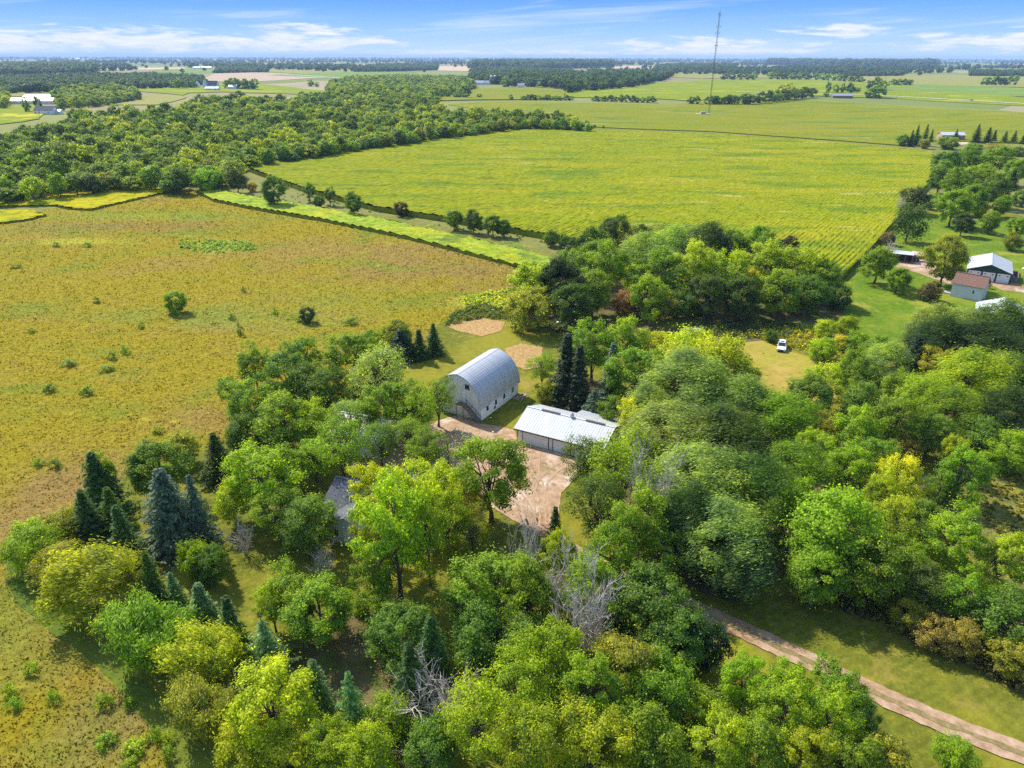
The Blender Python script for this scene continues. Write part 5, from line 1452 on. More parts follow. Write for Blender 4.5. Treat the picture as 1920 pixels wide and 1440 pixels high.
def gable_parts(root, L, W, eave, ridge, wall, roof, over=.35, ribs=0.0, th=.1, gable_mat=None, cap=True):
    """walls and roof of a plain gabled building; ridge along local x, base centred on the root"""
    wm = MB()
    prof = [(-W / 2, 0), (W / 2, 0), (W / 2, eave), (0, ridge), (-W / 2, eave)]
    wm.prism(prof, -L / 2, L / 2)
    wm.build('wall', M[wall], root)
    if gable_mat:
        for s in (-1, 1):
            gm = MB(); gm.prism([(-W / 2 + .02, eave), (W / 2 - .02, eave), (0, ridge - .03)], s * (L / 2 + .004), s * (L / 2 + .05)); gm.build('gable', M[gable_mat], root)
    r = MB(); sl = (ridge - eave) / (W / 2); ow = W / 2 + over; ez = eave - sl * over
    for s in (-1, 1):
        r.prism([(0, ridge + .02), (s * ow, ez + .02), (s * ow, ez + .02 + th), (0, ridge + .02 + th)], -L / 2 - over, L / 2 + over)
        if ribs:
            n = int((L + 2 * over) / ribs)
            for i in range(n + 1):
                xx = -L / 2 - over + .03 + i * (L + 2 * over - .06) / n
                r.prism([(0, ridge + .02 + th), (s * ow, ez + .02 + th), (s * ow, ez + .02 + th + .04), (0, ridge + .06 + th)], xx - .03, xx + .03)
    if cap: r.box((0, 0, ridge + th + .04), (L + 2 * over, .34, .05))
    return r.build('roof', M[roof], root)

def building(name, label, cat, px=None, rz=0.0, loc=None, group=None):
    p = loc if loc is not None else g(*px)
    return tag(empty(name, (p[0], p[1], float(hgt(p[0], p[1]))), rz), label, cat, group)

# --- the arched barn
b = building('arched_barn', 'white barn with an arched grey metal roof and outside stairs', 'barn', loc=(-6.35, 122.2), rz=math.radians(60))
Lb, Wb = 13.6, 9.6
arc = []
c0 = .75; Rr = 4.95 + c0
for i in range(15):
    t = math.radians(i / 14 * 81.5); y = Rr * math.cos(t) - c0; z = 2.75 + Rr * math.sin(t)
    arc.append((max(0, y), z))
arc[-1] = (0, arc[-1][1])
full = [(-a, z) for a, z in arc] + [(a, z) for a, z in arc[::-1][1:]]
wallp = [(-Wb / 2, 0)] + [(a * .965, z - .1) for a, z in full] + [(Wb / 2, 0)]
wallp = [(a, z) for a, z in wallp]
wb = MB(); wb.prism([(-Wb / 2, 0), (Wb / 2, 0), (Wb / 2, 2.75), (-Wb / 2, 2.75)], -Lb / 2, Lb / 2); wb.build('wall', M['block'], b)
for s in (-1, 1):
    gw = MB(); gw.prism([(-Wb / 2 + .06, 2.75)] + [(a * .955, z - .12) for a, z in full[1:-1]] + [(Wb / 2 - .06, 2.75)], s * (Lb / 2 - .25), s * (Lb / 2 - .02))
    # vertical batten lines of the board wall
    for yy in np.arange(-4.2, 4.3, .6):
        zt = np.interp(abs(yy), [a for a, z in arc[::-1]], [z for a, z in arc[::-1]]) - .35
        gw.box((s * (Lb / 2 - .012), yy, (2.8 + zt) / 2), (.035, .05, zt - 2.8))
    gw.build('gable', M['worn_board'], b)
rf = MB()
outer = [(a * 1.0, z) for a, z in full]; ex = [(-5.12, 2.45)] + outer + [(5.12, 2.45)]
n = len(ex); X0, X1_ = -Lb / 2 - .35, Lb / 2 + .35
inner = [(a * .975, z - .08) for a, z in ex]
for i in range(n - 1):
    (a0, z0), (a1, z1) = ex[i], ex[i + 1]; (p0, q0), (p1, q1) = inner[i], inner[i + 1]
    rf.add([(X0, a0, z0), (X0, a1, z1), (X1_, a1, z1), (X1_, a0, z0), (X0, p0, q0), (X0, p1, q1), (X1_, p1, q1), (X1_, p0, q0)],
           [(0, 1, 2, 3), (4, 7, 6, 5), (0, 4, 5, 1), (3, 2, 6, 7)])
rf.add([(X0, ex[0][0], ex[0][1]), (X1_, ex[0][0], ex[0][1]), (X1_, inner[0][0], inner[0][1]), (X0, inner[0][0], inner[0][1])], [(0, 1, 2, 3)])
rf.add([(X0, ex[-1][0], ex[-1][1]), (X1_, ex[-1][0], ex[-1][1]), (X1_, inner[-1][0], inner[-1][1]), (X0, inner[-1][0], inner[-1][1])], [(0, 3, 2, 1)])
nr = 22
for k_ in range(nr + 1):      # standing seams over the arch
    xx = X0 + .03 + (X1_ - X0 - .06) * k_ / nr
    for i in range(n - 1):
        (a0, z0), (a1, z1) = ex[i], ex[i + 1]; s_ = 1.008
        rf.add([(xx - .02, a0, z0), (xx + .02, a0, z0), (xx + .02, a1, z1), (xx - .02, a1, z1), (xx - .02, a0 * s_, z0 + .025), (xx + .02, a0 * s_, z0 + .025), (xx + .02, a1 * s_, z1 + .025), (xx - .02, a1 * s_, z1 + .025)],
               [(4, 5, 6, 7), (0, 4, 7, 3), (1, 2, 6, 5)])
roofo = rf.build('roof', M['grey_roof'], b)
rc = MB(); rc.prism([(-.28, arc[-1][1] - .02), (0, arc[-1][1] + .10), (.28, arc[-1][1] - .02), (0, arc[-1][1] + .02)], X0, X1_); rc.build('ridge_cap', M['white_roof'], roofo)
for xx in (-4.6, -1.6, 1.4, 4.6): window(b, xx, -Wb / 2, 1.75, .55, .95, 'y-', 'trim')
window(b, -2.0, -Wb / 2, .75, .4, .5, 'y-', 'trim')
window(b, -Lb / 2 - .03, -2.0, 6.2, .8, .8, 'x-', 'trim', panes=4)
door(b, -Lb / 2, -1.6, .1, .95, 2.0, 'x-', 'door', 1)
door(b, -Lb / 2 - .02, -1.2, 3.0, .9, 1.9, 'x-', 'worn_board', 1, 'loft_door')
st = MB()   # stairs fall from the loft landing to the right hand corner
xw = -Lb / 2 - .65
st.box((xw, -1.0, 2.85), (1.2, 1.7, .12))
for yy in (-.25, -1.75):
    st.box((xw - .52, yy, 1.42), (.12, .12, 2.84))
ns = 12
for i in range(ns):
    t = (i + .5) / ns; st.box((xw, -1.85 - t * 3.1, 2.8 - t * 2.75), (1.0, .30, .05))
for sx in (-.52, .52):
    st.add([(xw + sx - .03, -1.8, 2.9), (xw + sx + .03, -1.8, 2.9), (xw + sx + .03, -5.0, .12), (xw + sx - .03, -5.0, .12), (xw + sx - .03, -1.8, 2.6), (xw + sx + .03, -1.8, 2.6), (xw + sx + .03, -5.0, -.15), (xw + sx - .03, -5.0, -.15)],
           [(0, 1, 2, 3), (4, 7, 6, 5), (0, 4, 5, 1), (3, 2, 6, 7), (0, 3, 7, 4), (1, 5, 6, 2)])
sto = st.build('stairs', M['old_wood'], b)
rl = MB()
for sx in (-.52, .52):
    rl.tube((xw + sx, -1.8, 3.7), (xw + sx, -4.95, 1.0), .045, .045, 5)
    for t in (0, .33, .66, 1): rl.tube((xw + sx, -1.8 - 3.15 * t, 2.8 - 2.75 * t), (xw + sx, -1.8 - 3.15 * t, 3.7 - 2.7 * t), .04, .04, 5)
rl.tube((xw - .52, -.2, 3.75), (xw - .52, -1.8, 3.75), .045, .045, 5); rl.tube((xw - .52, -.2, 2.8), (xw - .52, -.2, 3.75), .045, .045, 5)
rl.build('handrail', M['old_wood'], sto)

# --- the long garage
ga = building('garage', 'long white garage with pale ribbed roof and two wide doors beside the dirt yard', 'garage', loc=(9.9, 107.1), rz=math.radians(-28))
Lg, Wg = 15.4, 9.4
gable_parts(ga, Lg, Wg, 2.75, 4.45, 'white_wall', 'white_roof', .45, ribs=.46)
fy = -Wg / 2
x_ = -Lg / 2
d1 = door(ga, x_ + 3.5, fy, .05, 4.75, 2.25, 'y-', 'door', 4, 'garage_door')
d2 = door(ga, x_ + 8.35, fy, .05, 3.0, 2.25, 'y-', 'door', 4, 'garage_door')
d3 = door(ga, x_ + 11.2, fy, .05, .95, 2.05, 'y-', 'white_wall', 1, 'door')
fr = MB()
for xx in (1.05, 5.95, 6.75, 9.95, 10.65, 11.75): fr.box((x_ + xx, fy - .05, 1.25), (.08, .12, 2.5))
for xa, xb, zz in ((1.05, 5.95, 2.36), (6.75, 9.95, 2.36), (10.65, 11.75, 2.16)): fr.box((x_ + (xa + xb) / 2, fy - .052, zz), (xb - xa - .08, .10, .08))
fr.box((x_ + .04, fy - .05, 1.35), (.10, .12, 2.7)); fr.build('door_trim', M['trim'], ga)
pw = MB(); pw.box((x_ + 11.2, fy - .10, 1.5), (.5, .05, .6)); pw.build('pane', M['glass'], d3)
fc = MB(); fc.box((0, fy - .47, 2.52), (Lg + .9, .05, .14)); fc.build('gutter', M['trim'], ga)
vn = MB()
for xx in (-3.6, 4.6): vn.box((xx, 0, 4.66), (3.4, .42, .10))
vn.build('ridge_vent', M['trim'], ga)
cu = MB(); cu.tube((.3, .0, 4.5), (.3, .0, 4.95), .30, .30, 12); cu.tube((.3, 0, 4.95), (.3, 0, 5.15), .42, .30, 12); cu.tube((.3, 0, 5.15), (.3, 0, 5.4), .30, .04, 12); cu.tube((.3, 0, 5.4), (.3, 0, 5.7), .03, .02, 5)
cu.build('cupola', M['steel'], ga)
rr = MB(); rr.prism([(Wg / 2 + .3, 2.62), (Wg / 2 + 3.0, 2.05), (Wg / 2 + 3.0, 2.15), (Wg / 2 + .3, 2.72)], -1.0, Lg / 2 + 1.2); rr.build('rear_roof', M['rear_roof'], ga)
rw = MB(); rw.prism([(Wg / 2 + .003, 0), (Wg / 2 + 2.7, 0), (Wg / 2 + 2.7, 2.05), (Wg / 2 + .003, 2.55)], -.7, Lg / 2 + .9); rw.build('rear_wall', M['white_wall'], ga)

# --- the white roofed shed hidden among the trees
ws = building('white_shed', 'white shed with a bright white metal roof, half hidden among trees left of the barn', 'shed', loc=(-25.3, 106.3), rz=math.radians(-22))
gable_parts(ws, 10.5, 8.0, 3.0, 4.9, 'white_wall', 'white_roof', .35, ribs=.6)
door(ws, 2.6, -4.0, .05, 2.6, 2.4, 'y-', 'door', 4, 'garage_door'); window(ws, -2.5, -4.0, 1.7, .8, 1.0, 'y-'); window(ws, 5.25, 1.0, 1.7, .8, 1.0, 'x+')
# --- the farmhouse under the yellow ashes
ho = building('farmhouse', 'grey shingled farmhouse with pale walls, mostly hidden behind yellow ash trees', 'house', loc=(-19.4, 84.6), rz=math.radians(-22))
gable_parts(ho, 12.0, 7.6, 2.8, 5.1, 'siding', 'shingle', .4)
w2 = MB(); w2.prism([(-3.6, 0), (3.6, 0), (3.6, 2.6), (0, 4.5), (-3.6, 2.6)], -7.2, -3.0, 'y'); w2.build('wing_wall', M['siding'], ho)
w3 = MB()
for s in (-1, 1): w3.prism([(0, 4.52), (s * 4.0, 2.40), (s * 4.0, 2.50), (0, 4.62)], -7.6, -1.0, 'y')
w3.build('wing_roof', M['shingle'], ho)
for xx in (-5.0, 4.8): window(ho, xx, -3.8, 1.7, .9, 1.2, 'y-')
for xx in (-1.7, 1.7): window(ho, xx, -7.2, 1.7, .9, 1.2, 'y-')
window(ho, -6.0, 0, 1.7, .9, 1.2, 'x-'); window(ho, 6.0, 0, 1.7, .9, 1.2, 'x+')
door(ho, 0, -7.2, .1, .95, 2.05, 'y-', 'white_wall', 1)
vt = MB()
for a, bb in ((-4.8, 1.2), (-2.6, 1.0), (2.0, 1.1)): vt.tube((a, bb, 4.2), (a, bb, 5.1), .12, .12, 8); vt.box((a, bb, 5.11), (.34, .34, .08))
vt.build('roof_vent', M['trim'], ho)
# back porch roof seen right of the ashes
sh = building('low_shed', 'low flat grey roofed lean-to by the dirt yard behind the yellow ashes', 'shed', loc=tuple(g(745, 889, 1.8))[:2], rz=math.radians(-18))
q = MB(); q.box((0, 0, .85), (5.2, 2.6, 1.7)); q.build('wall', M['siding'], sh); q = MB(); q.box((0, 0, 1.79), (5.8, 3.2, .14), ry=.03); q.build('roof', M['shingle'], sh); door(sh, 1.2, -1.3, .05, .9, 1.5, 'y-', 'door', 1)

# --- neighbour's place at the right
def T3(px, py, z): p = g(px, py, z); return np.array((p.x, p.y))
ng = building('garage', 'white roofed garage with a dark green gable and three white doors, on the neighbour gravel', 'garage', loc=(144.6, 210.2), rz=math.radians(58))
gable_parts(ng, 15.6, 10.8, 3.1, 5.0, 'green_gable', 'white_roof', .4, ribs=.8, gable_mat='green_gable')
for yy in (-3.7, -.05, 3.6):
    dd_ = door(ng, -7.85, yy, .05, 3.15, 2.7, 'x-', 'door', 4, 'garage_door')
    for s in (-1, 1):
        k2 = MB(); k2.box((-7.95, yy + s * .95, 2.2), (.04, .42, .28)); k2.build('pane', M['glass'], dd_)
bm = MB()
for yy in (-5.35, -1.85, 1.8, 5.3): bm.box((-7.88, yy, 1.4), (.06, .45, 2.8))
bm.build('door_trim', M['green_gable'], ng)
dk = tag(empty('fenced_deck', (0, 0, 0), 0), 'brown fenced deck against the right wall of the white roofed garage', 'deck')
dk.location = (149.0, 205.4, .09); dk.rotation_euler = (0, 0, math.radians(-32))
q = MB(); q.box((0, 0, .25), (2.6, 7.6, .5)); q.build('floor', M['brown_wall'], dk)
q = MB()
q.box((1.3, 0, .95), (.08, 7.7, 1.5)); q.box((0, -3.8, .95), (2.6, .08, 1.5)); q.box((0, 3.8, .95), (2.6, .08, 1.5)); q.build('railing', M['old_wood'], dk)
nh = building('house', 'small pale house with a brown shingled roof and an arched window, beside the neighbour gravel', 'house', loc=(126.0, 188.6), rz=math.radians(-44))
gable_parts(nh, 7.4, 5.6, 4.0, 6.3, 'siding', 'brown_shingle', .35)
wn = MB(); wn.box((1.6, -2.84, 2.2), (.75, .08, 1.1))
for i in range(5):
    a = math.pi * i / 8; wn.box((1.6, -2.838, 2.75 + .32 * math.sin(a) * .6), (.75 * math.cos(a) + .05, .078, .12))
wo_ = wn.build('window', M['white_trim'], nh); q = MB(); q.box((1.6, -2.875, 2.3), (.42, .04, .95)); q.build('pane', M['glass'], wo_)
window(nh, -3.6, 0, 2.2, .8, 1.0, 'x-')
q = MB(); q.prism([(-.9, 5.0), (.9, 5.0), (0, 6.2)], -.2, 2.0, 'y'); do = q.build('dormer', M['brown_wall'], nh)
for v_ in do.data.vertices: v_.co.x += 1.2
q = MB(); q.box((-5.2, -.3, .25), (2.6, 2.4, .5)); q.build('patio', M['concrete'], nh)
n3 = building('white_gabled_building', 'white metal gable roof peeking over windblown trees at the right edge', 'building', loc=(121.2, 167.0), rz=math.radians(58))
gable_parts(n3, 12, 10.5, 2.8, 4.9, 'white_wall', 'white_roof', .4, ribs=.8)
window(n3, -6, 2, 1.8, 1, 1, 'x-'); door(n3, -6, -2, .05, 1, 2.1, 'x-', 'door', 1)
os_ = building('open_shed', 'small white roofed open shed by the neighbour gravel', 'shed', loc=(126.3, 226.6), rz=math.radians(-26))
q = MB(); q.box((0, 0, 2.75), (6.8, 5.0, .12), ry=0); q.build('roof', M['white_roof'], os_)
q = MB(); q.box((0, 2.3, 1.3), (6.4, .1, 2.6)); q.box((-3.15, 0, 1.3), (.1, 4.5, 2.6)); q.box((3.15, 0, 1.3), (.1, 4.5, 2.6)); q.build('wall', M['brown_wall'], os_)
q = MB()
for xx in (-3.15, -1.05, 1.05, 3.15): q.box((xx, -2.3, 1.33), (.14, .14, 2.66))
q.build('post', M['old_wood'], os_)
# low old shed at the foot of the grove
ol = building('old_shed', 'low collapsing grey roofed shed at the shaded foot of the grove', 'shed', loc=tuple(T3(1298, 632, 0)), rz=math.radians(-10))
q = MB(); q.prism([(-1.6, 1.1), (1.6, 1.7), (1.6, 1.8), (-1.6, 1.2)], -2.0, 2.0); q.build('roof', M['concrete'], ol)
q = MB(); q.box((0, .2, .62), (3.4, 2.3, 1.0)); q.build('wall', M['old_wood'], ol)

# --- vehicles
M['car_white'] = flat('white_car_paint', (.72, .73, .75), .25, 0, .5); M['car_grey'] = flat('grey_car_paint', (.30, .34, .40), .25, .3, .5)
M['tyre'] = flat('tyre_rubber', (.015, .015, .015), .8); M['rim'] = flat('alloy_rim', (.4, .4, .42), .3, .8); M['lamp'] = flat('lamp_glass', (.55, .57, .6), .15); M['red_lamp'] = flat('red_lamp', (.3, .01, .01), .2)
def car(x, y, z, rz, paint, label, name='parked_car', L=4.6, W=1.85, suv=True):
    r = tag(empty(name, (x, y, z), rz), label, 'car')
    h = 1.68 if suv else 1.45
    lo = [(-L / 2, .45), (-L / 2 + .05, .95), (-L / 2 + .25, 1.02), (L / 2 - 1.25, 1.0), (L / 2 - .35, .86), (L / 2 - .02, .68), (L / 2, .36), (L / 2 - .3, .22), (-L / 2 + .3, .22)]
    body = MB(); n = len(lo)
    for s, yy, k in ((0, -W / 2, .94), (1, -W / 2 + .12, 1), (2, W / 2 - .12, 1), (3, W / 2, .94)):
        body.v += [(a * (.985 if k < 1 else 1), yy, .22 + (zz - .22) * (k if zz > .5 else 1)) for a, zz in lo]
    for s in range(3):
        for i in range(n): body.f.append((s * n + i, s * n + (i + 1) % n, (s + 1) * n + (i + 1) % n, (s + 1) * n + i)); body.mi.append(0)
    body.f += [tuple(range(n)), tuple(range(3 * n, 4 * n))[::-1]]; body.mi += [0, 0]
    bo = body.build('body', M[paint], r, .05)
    b0, b1, t0, t1 = (-L / 2 + .12, L / 2 - 1.35, -L / 2 + .55, L / 2 - 2.05)
    gl = MB(); wb_, wt = W / 2 - .06, W / 2 - .26
    gl.add([(b0, -wb_, .99), (b1, -wb_, .99), (b1, wb_, .99), (b0, wb_, .99), (t0, -wt, h - .08), (t1, -wt, h - .08), (t1, wt, h - .08), (t0, wt, h - .08)], [(0, 3, 2, 1), (4, 5, 6, 7), (0, 1, 5, 4), (1, 2, 6, 5), (2, 3, 7, 6), (3, 0, 4, 7)])
    gl.build('windows', M['glass'], r)
    rf_ = MB(); rf_.box(((t0 + t1) / 2, 0, h - .04), (t1 - t0 + .1, 2 * wt + .06, .10))
    for s in (-1, 1):
        for (xa, xb) in ((b0, t0), (b1, t1), ((b0 + b1) / 2 - .1, (t0 + t1) / 2)):
            rf_.tube((xa, s * wb_, .99), (xb, s * wt, h - .06), .045, .04, 4)
    rf_.build('roof', M[paint], r, .03)
    if suv:
        rk = MB()
        for s in (-1, 1): rk.tube((t0 + .15, s * (wt - .05), h + .07), (t1 - .15, s * (wt - .05), h + .07), .025, .025, 5)
        sr = MB(); sr.box(((t0 + t1) / 2 + .35, 0, h + .014), (.75, .8, .01)); sr.build('sunroof', M['glass'], r)
        rk.build('roof_rail', M['steel'], r)
    for sx in (-1, 1):
        for sy in (-1, 1):
            cx_ = sx * L * .30; wh = MB(); wh.tube((cx_, sy * (W / 2 - .2), .34), (cx_, sy * (W / 2 + .02), .34), .34, .34, 16); wo2 = wh.build('wheel', M['tyre'], r)
            ri = MB(); ri.tube((cx_, sy * (W / 2 + .0), .34), (cx_, sy * (W / 2 + .035), .34), .2, .18, 12); ri.build('rim', M['rim'], wo2)
    for s in (-1, 1):
        hl = MB(); hl.box((L / 2 - .16, s * (W / 2 - .28), .74), (.22, .40, .14)); hl.build('headlight', M['lamp'], r)
        tl = MB(); tl.box((-L / 2 + .02, s * (W / 2 - .22), .85), (.1, .28, .2)); tl.build('tail_light', M['red_lamp'], r)
        mi_ = MB(); mi_.box((L / 2 - 1.6, s * (W / 2 + .08), 1.05), (.14, .2, .13)); mi_.build('mirror', M[paint], r)
    gr = MB(); gr.box((L / 2 - .005, 0, .56), (.06, .9, .16)); gr.box((L / 2 - .02, 0, .36), (.06, 1.3, .12)); gr.build('grille', M['tyre'], r)
    return r
car(61.0, 149.3, .1, math.radians(-112), 'car_white', 'white car parked in the sunlit clearing beside the scrub')
p = g(1822, 188.5, 1.8); cf = car(p.x, p.y, p.z + .05, math.radians(-5), 'trim', 'dark pickup driving on the pale far road', 'pickup', L=5.4, suv=False)
cf['category'] = 'pickup'
# trailer on the gravel
p = g(1717, 490)
tr_ = tag(empty('trailer', (p.x, p.y, .17), math.radians(-10)), 'dark loaded trailer on the gravel between the open shed and the spreading tree', 'trailer')
q = MB(); q.box((0, 0, .85), (4.2, 2.0, .12)); q.box((0, .98, 1.15), (4.2, .06, .5)); q.box((0, -.98, 1.15), (4.2, .06, .5)); q.box((-2.07, 0, 1.15), (.06, 1.9, .5)); q.tube((2.1, 0, .8), (3.4, 0, .6), .06, .06, 6); q.build('bed', M['trim'], tr_)
q = MB(); q.box((-.5, 0, 1.5), (2.2, 1.5, .7)); q.box((1.1, 0, 1.35), (.8, 1.6, .5)); q.build('load', M['brown_wall'], tr_)
for sx in (-.8, .3):
    for sy in (-1, 1):
        q = MB(); q.tube((sx, sy * .9, .4), (sx, sy * 1.15, .4), .4, .4, 14); q.build('wheel', M['tyre'], tr_)
# propane tank
p = g(1919, 510)
pt = tag(empty('gas_tank', (p.x + 1, p.y, .1), 0), 'white gas tank lying on the bright lawn at the right edge', 'tank')
q = MB(); q.tube((-1.3, 0, .9), (1.3, 0, .9), .5, .5, 16); q.tube((-1.6, 0, .9), (-1.3, 0, .9), .22, .5, 16); q.tube((1.3, 0, .9), (1.6, 0, .9), .5, .22, 16); q.build('body', M['white_trim'], pt)
for sx in (-.9, .9): q = MB(); q.box((sx, 0, .22), (.2, .8, .44)); q.build('leg', M['concrete'], pt)
# bare post in the yard with lamp
p = g(842, 897)
up = tag(empty('utility_pole', (p.x, p.y, .1)), 'bare dark wooden pole with a small lamp in the dirt yard', 'pole')
q = MB(); q.tube((0, 0, -.2), (0, 0, 6.2), .15, .10, 8); q.build('post', M['bark'], up)
q = MB(); q.tube((0, 0, 5.8), (.7, -.1, 6.1), .04, .04, 6); q.tube((.7, -.1, 6.0), (.7, -.1, 6.2), .22, .08, 10); q.build('lamp', M['steel'], up)
# loose things near the barn and the grove
p = g(978, 745)
pl = tag(empty('board_pile', (p.x, p.y, .07), .9), 'small pile of pale boards at the back corner of the barn', 'boards')
q = MB(); r9 = random.Random(3)
for i in range(9): q.box((r9.uniform(-.4, .4), r9.uniform(-.6, .6), .06 + .05 * (i // 3)), (3.0, .22, .045), r9.uniform(-.5, .5))
q.build('boards', M['brick'], pl)
p = g(1048, 609)
bt = tag(empty('white_sled', (p.x, p.y, .07), .5), 'small white cart in the shade at the foot of the grove', 'sled')  # small white sled-like thing of unclear kind, built as a wheeled tray
q = MB(); q.box((0, 0, .62), (1.3, .75, .3)); q.box((0, 0, .45), (1.0, .6, .05)); q.tube((.65, 0, .6), (1.3, 0, 1.0), .03, .03, 6); q.build('tray', M['white_trim'], bt)
for sx in (-.4, .4):
    for sy in (-1, 1): q = MB(); q.tube((sx, sy * .34, .2), (sx, sy * .42, .2), .2, .2, 12); q.build('wheel', M['tyre'], bt)
# brush row at the foot of the grove (nobody could count it)
def scatter_weeds(name, poly_px, n, h, cols, seed):
    pg = to_ground(poly_px); A = np.array(pg); rs = np.random.RandomState(seed)
    P_ = rs.uniform(A.min(0), A.max(0), (n * 3, 2)); P_ = P_[inside(P_, pg)][:n]
    reps = 26; n_ = len(P_); C = np.repeat(P_, reps, 0); s_ = np.repeat(rs.uniform(.4, 1.2, n_), reps)
    dirs = unit(rs.normal(size=(n_ * reps, 3)) + (0, 0, .5)); dirs[:, 2] = np.abs(dirs[:, 2])
    pos = np.c_[C, np.full(len(C), .1)] + dirs * (s_ * h)[:, None] * (.9, .9, 1) * rs.uniform(.4, 1, (len(C), 1))
    V = cards(pos, unit(dirs + rs.normal(size=dirs.shape) * .4 + (0, 0, .4)), rs.normal(size=dirs.shape), .34 * s_ * rs.uniform(.6, 1.4, len(C)) + .1, .26 * s_ + .08, rs)
    o = link(name, fast_mesh(name, V, np.arange(len(V)).reshape(-1, 4), [M['leaf']], {'cl': ('FACE', np.repeat(rs.rand(n_), reps)), 'lf': ('FACE', rs.rand(len(C)))}))
    o.color = (*cols, 1); return tag(o, kind='stuff')
scatter_weeds('brush', [(985, 612), (1060, 628), (1100, 622), (1050, 606), (1000, 600)], 120, 1.1, (.13, .15, .07), 1)
scatter_weeds('brush', [(1290, 640), (1370, 632), (1470, 640), (1500, 610), (1400, 600), (1290, 612)], 420, 1.3, (.10, .12, .035), 2)
scatter_weeds('brush', [(1400, 630), (1490, 655), (1560, 680), (1600, 690), (1620, 660), (1560, 640), (1500, 612), (1440, 615)], 420, 1.0, (.30, .27, .03), 3)
scatter_weeds('brush', [(1560, 1140), (1650, 1172), (1760, 1230), (1920, 1300), (1960, 1260), (1800, 1180), (1600, 1110)], 300, .7, (.15, .13, .04), 4)
scatter_weeds('brush', [(1810, 930), (1960, 1100), (1960, 860), (1860, 880)], 300, .5, (.22, .20, .04), 5)
scatter_weeds('brush', [(845, 590), (900, 570), (950, 580), (955, 600), (900, 598), (835, 612)], 260, 1.1, (.14, .16, .03), 6)
scatter_weeds('brush', [(860, 560), (950, 540), (990, 560), (940, 590), (880, 580)], 260, .6, (.40, .42, .05), 7)
scatter_weeds('brush', [(340, 448), (470, 452), (480, 468), (400, 478), (330, 466)], 260, .8, (.22, .30, .05), 8)
scatter_weeds('brush', [(560, 396), (700, 420), (860, 462), (1000, 500), (990, 512), (850, 475), (690, 432), (540, 405)], 500, .6, (.16, .17, .03), 9)
scatter_weeds('brush', [(480, 372), (640, 392), (760, 405), (830, 425), (960, 450), (1080, 478), (1075, 470), (960, 436), (840, 412), (700, 388), (560, 362)], 420, .8, (.08, .12, .03), 10)

# --- the tall guyed mast in the far field
p = g(1329, 212.5, 1.4)
ms = tag(empty('radio_mast', (p.x, p.y, float(hgt(p.x, p.y)))), 'very tall thin lattice mast standing alone in the far field', 'mast')
Hm = 0
for _z in np.arange(60, 160, .5):
    q_ = Vector((p.x, p.y, ms.location.z + _z)) - Vector((0, 0, CAMH))
    if 720 - PXF * q_.dot(_u) / q_.dot(_f) < 22: Hm = _z; break
q = MB(); w_ = .85
cor = [(w_ * math.cos(a), w_ * math.sin(a)) for a in (0, 2.094, 4.189)]
for cx_, cy_ in cor: q.tube((cx_, cy_, 0), (cx_, cy_, Hm), .13, .11, 5)
k_ = 0; zz = 0
while zz < Hm - 3:
    for i in range(3): a = cor[i]; b_ = cor[(i + 1) % 3]; q.tube((*a, zz), (*b_, zz + 3), .06, .06, 4, caps=False)
    zz += 3
q.build('lattice', M['trim'], ms)
for zz, rr_ in ((Hm * .80, 2.6), (Hm * .86, 2.6), (Hm * .97, 1.8), (Hm * .68, 1.6)):
    q = MB()
    for a in (0.3, 2.4, 4.5): q.tube((0, 0, zz), (rr_ * math.cos(a), rr_ * math.sin(a), zz), .08, .08, 4); q.box((rr_ * math.cos(a), rr_ * math.sin(a), zz), (.5, .5, 2.0), a)
    q.build('antenna', M['steel'], ms)
q = MB(); q.tube((0, 0, Hm), (0, 0, Hm + 5), .06, .04, 5); q.build('lightning_rod', M['trim'], ms)
for a in (1.1, 3.2, 5.3):
    for zt in (Hm * .33, Hm * .66, Hm * .95):
        q = MB(); q.tube((0, 0, zt), (70 * math.cos(a), 70 * math.sin(a), .3), .012, .012, 3, caps=False); q.build('guy_wire', M['steel'], ms)
p = g(1318, 213, 1.4)
hb = tag(empty('equipment_hut', (p.x, p.y, float(hgt(p.x, p.y)))), 'small pale hut at the foot of the tall mast', 'hut')
q = MB(); q.box((0, 0, 1.9), (6, 3.5, 3.4)); q.build('wall', M['concrete'], hb); q = MB(); q.box((0, 0, 3.7), (6.5, 4, .2)); q.build('roof', M['grey_roof'], hb); q = MB(); q.box((0, 0, .9), (16, 9, .9)); q.build('pad', M['concrete'], hb)
p = g(1848, 268)
lp = tag(empty('light_pole', (p.x, p.y, 0)), 'white light pole beside the far metal shed', 'light pole')
q = MB(); q.tube((0, 0, 0), (1.6, 0, 8.2), .16, .12, 6); q.build('post', M['white_trim'], lp); q = MB(); q.box((1.6, 0, 8.25), (1.2, .5, .2)); q.build('lamp', M['white_trim'], lp)

# --- far farm buildings
def far_building(name, label, px, rz, L, W, e, r_, wall, roof, cat='building', group=None, ndoor=1, nwin=2):
    b_ = building(name, label, cat, px, math.radians(rz), group=group)
    gable_parts(b_, L, W, e, r_, wall, roof, .4, th=.2)
    for i in range(nwin):
        xx = (i + .5) / nwin * L - L / 2; window(b_, xx + .8, -W / 2, e * .55, 1.1, 1.2, 'y-')
    if ndoor: door(b_, -L / 2 + 1.6, -W / 2, 0, 1.6, min(2.3, e - .4), 'y-', 'old_wood', 1)
    return b_
far_building('metal_shed', 'long pinkish shed with a pale metal roof among conifers, beyond the cornfield corner', (1781, 263), -4, 17.5, 9, 4.2, 6.2, 'brick', 'white_roof', 'shed')
for_c = [('gravel_yard', [(1790, 264), (1830, 262), (1834, 268), (1800, 272)])]
slab('gravel_yard', to_ground(for_c[0][1]), M['gravel'], .12, step=8, amp=.3, seed=71, bs=3)
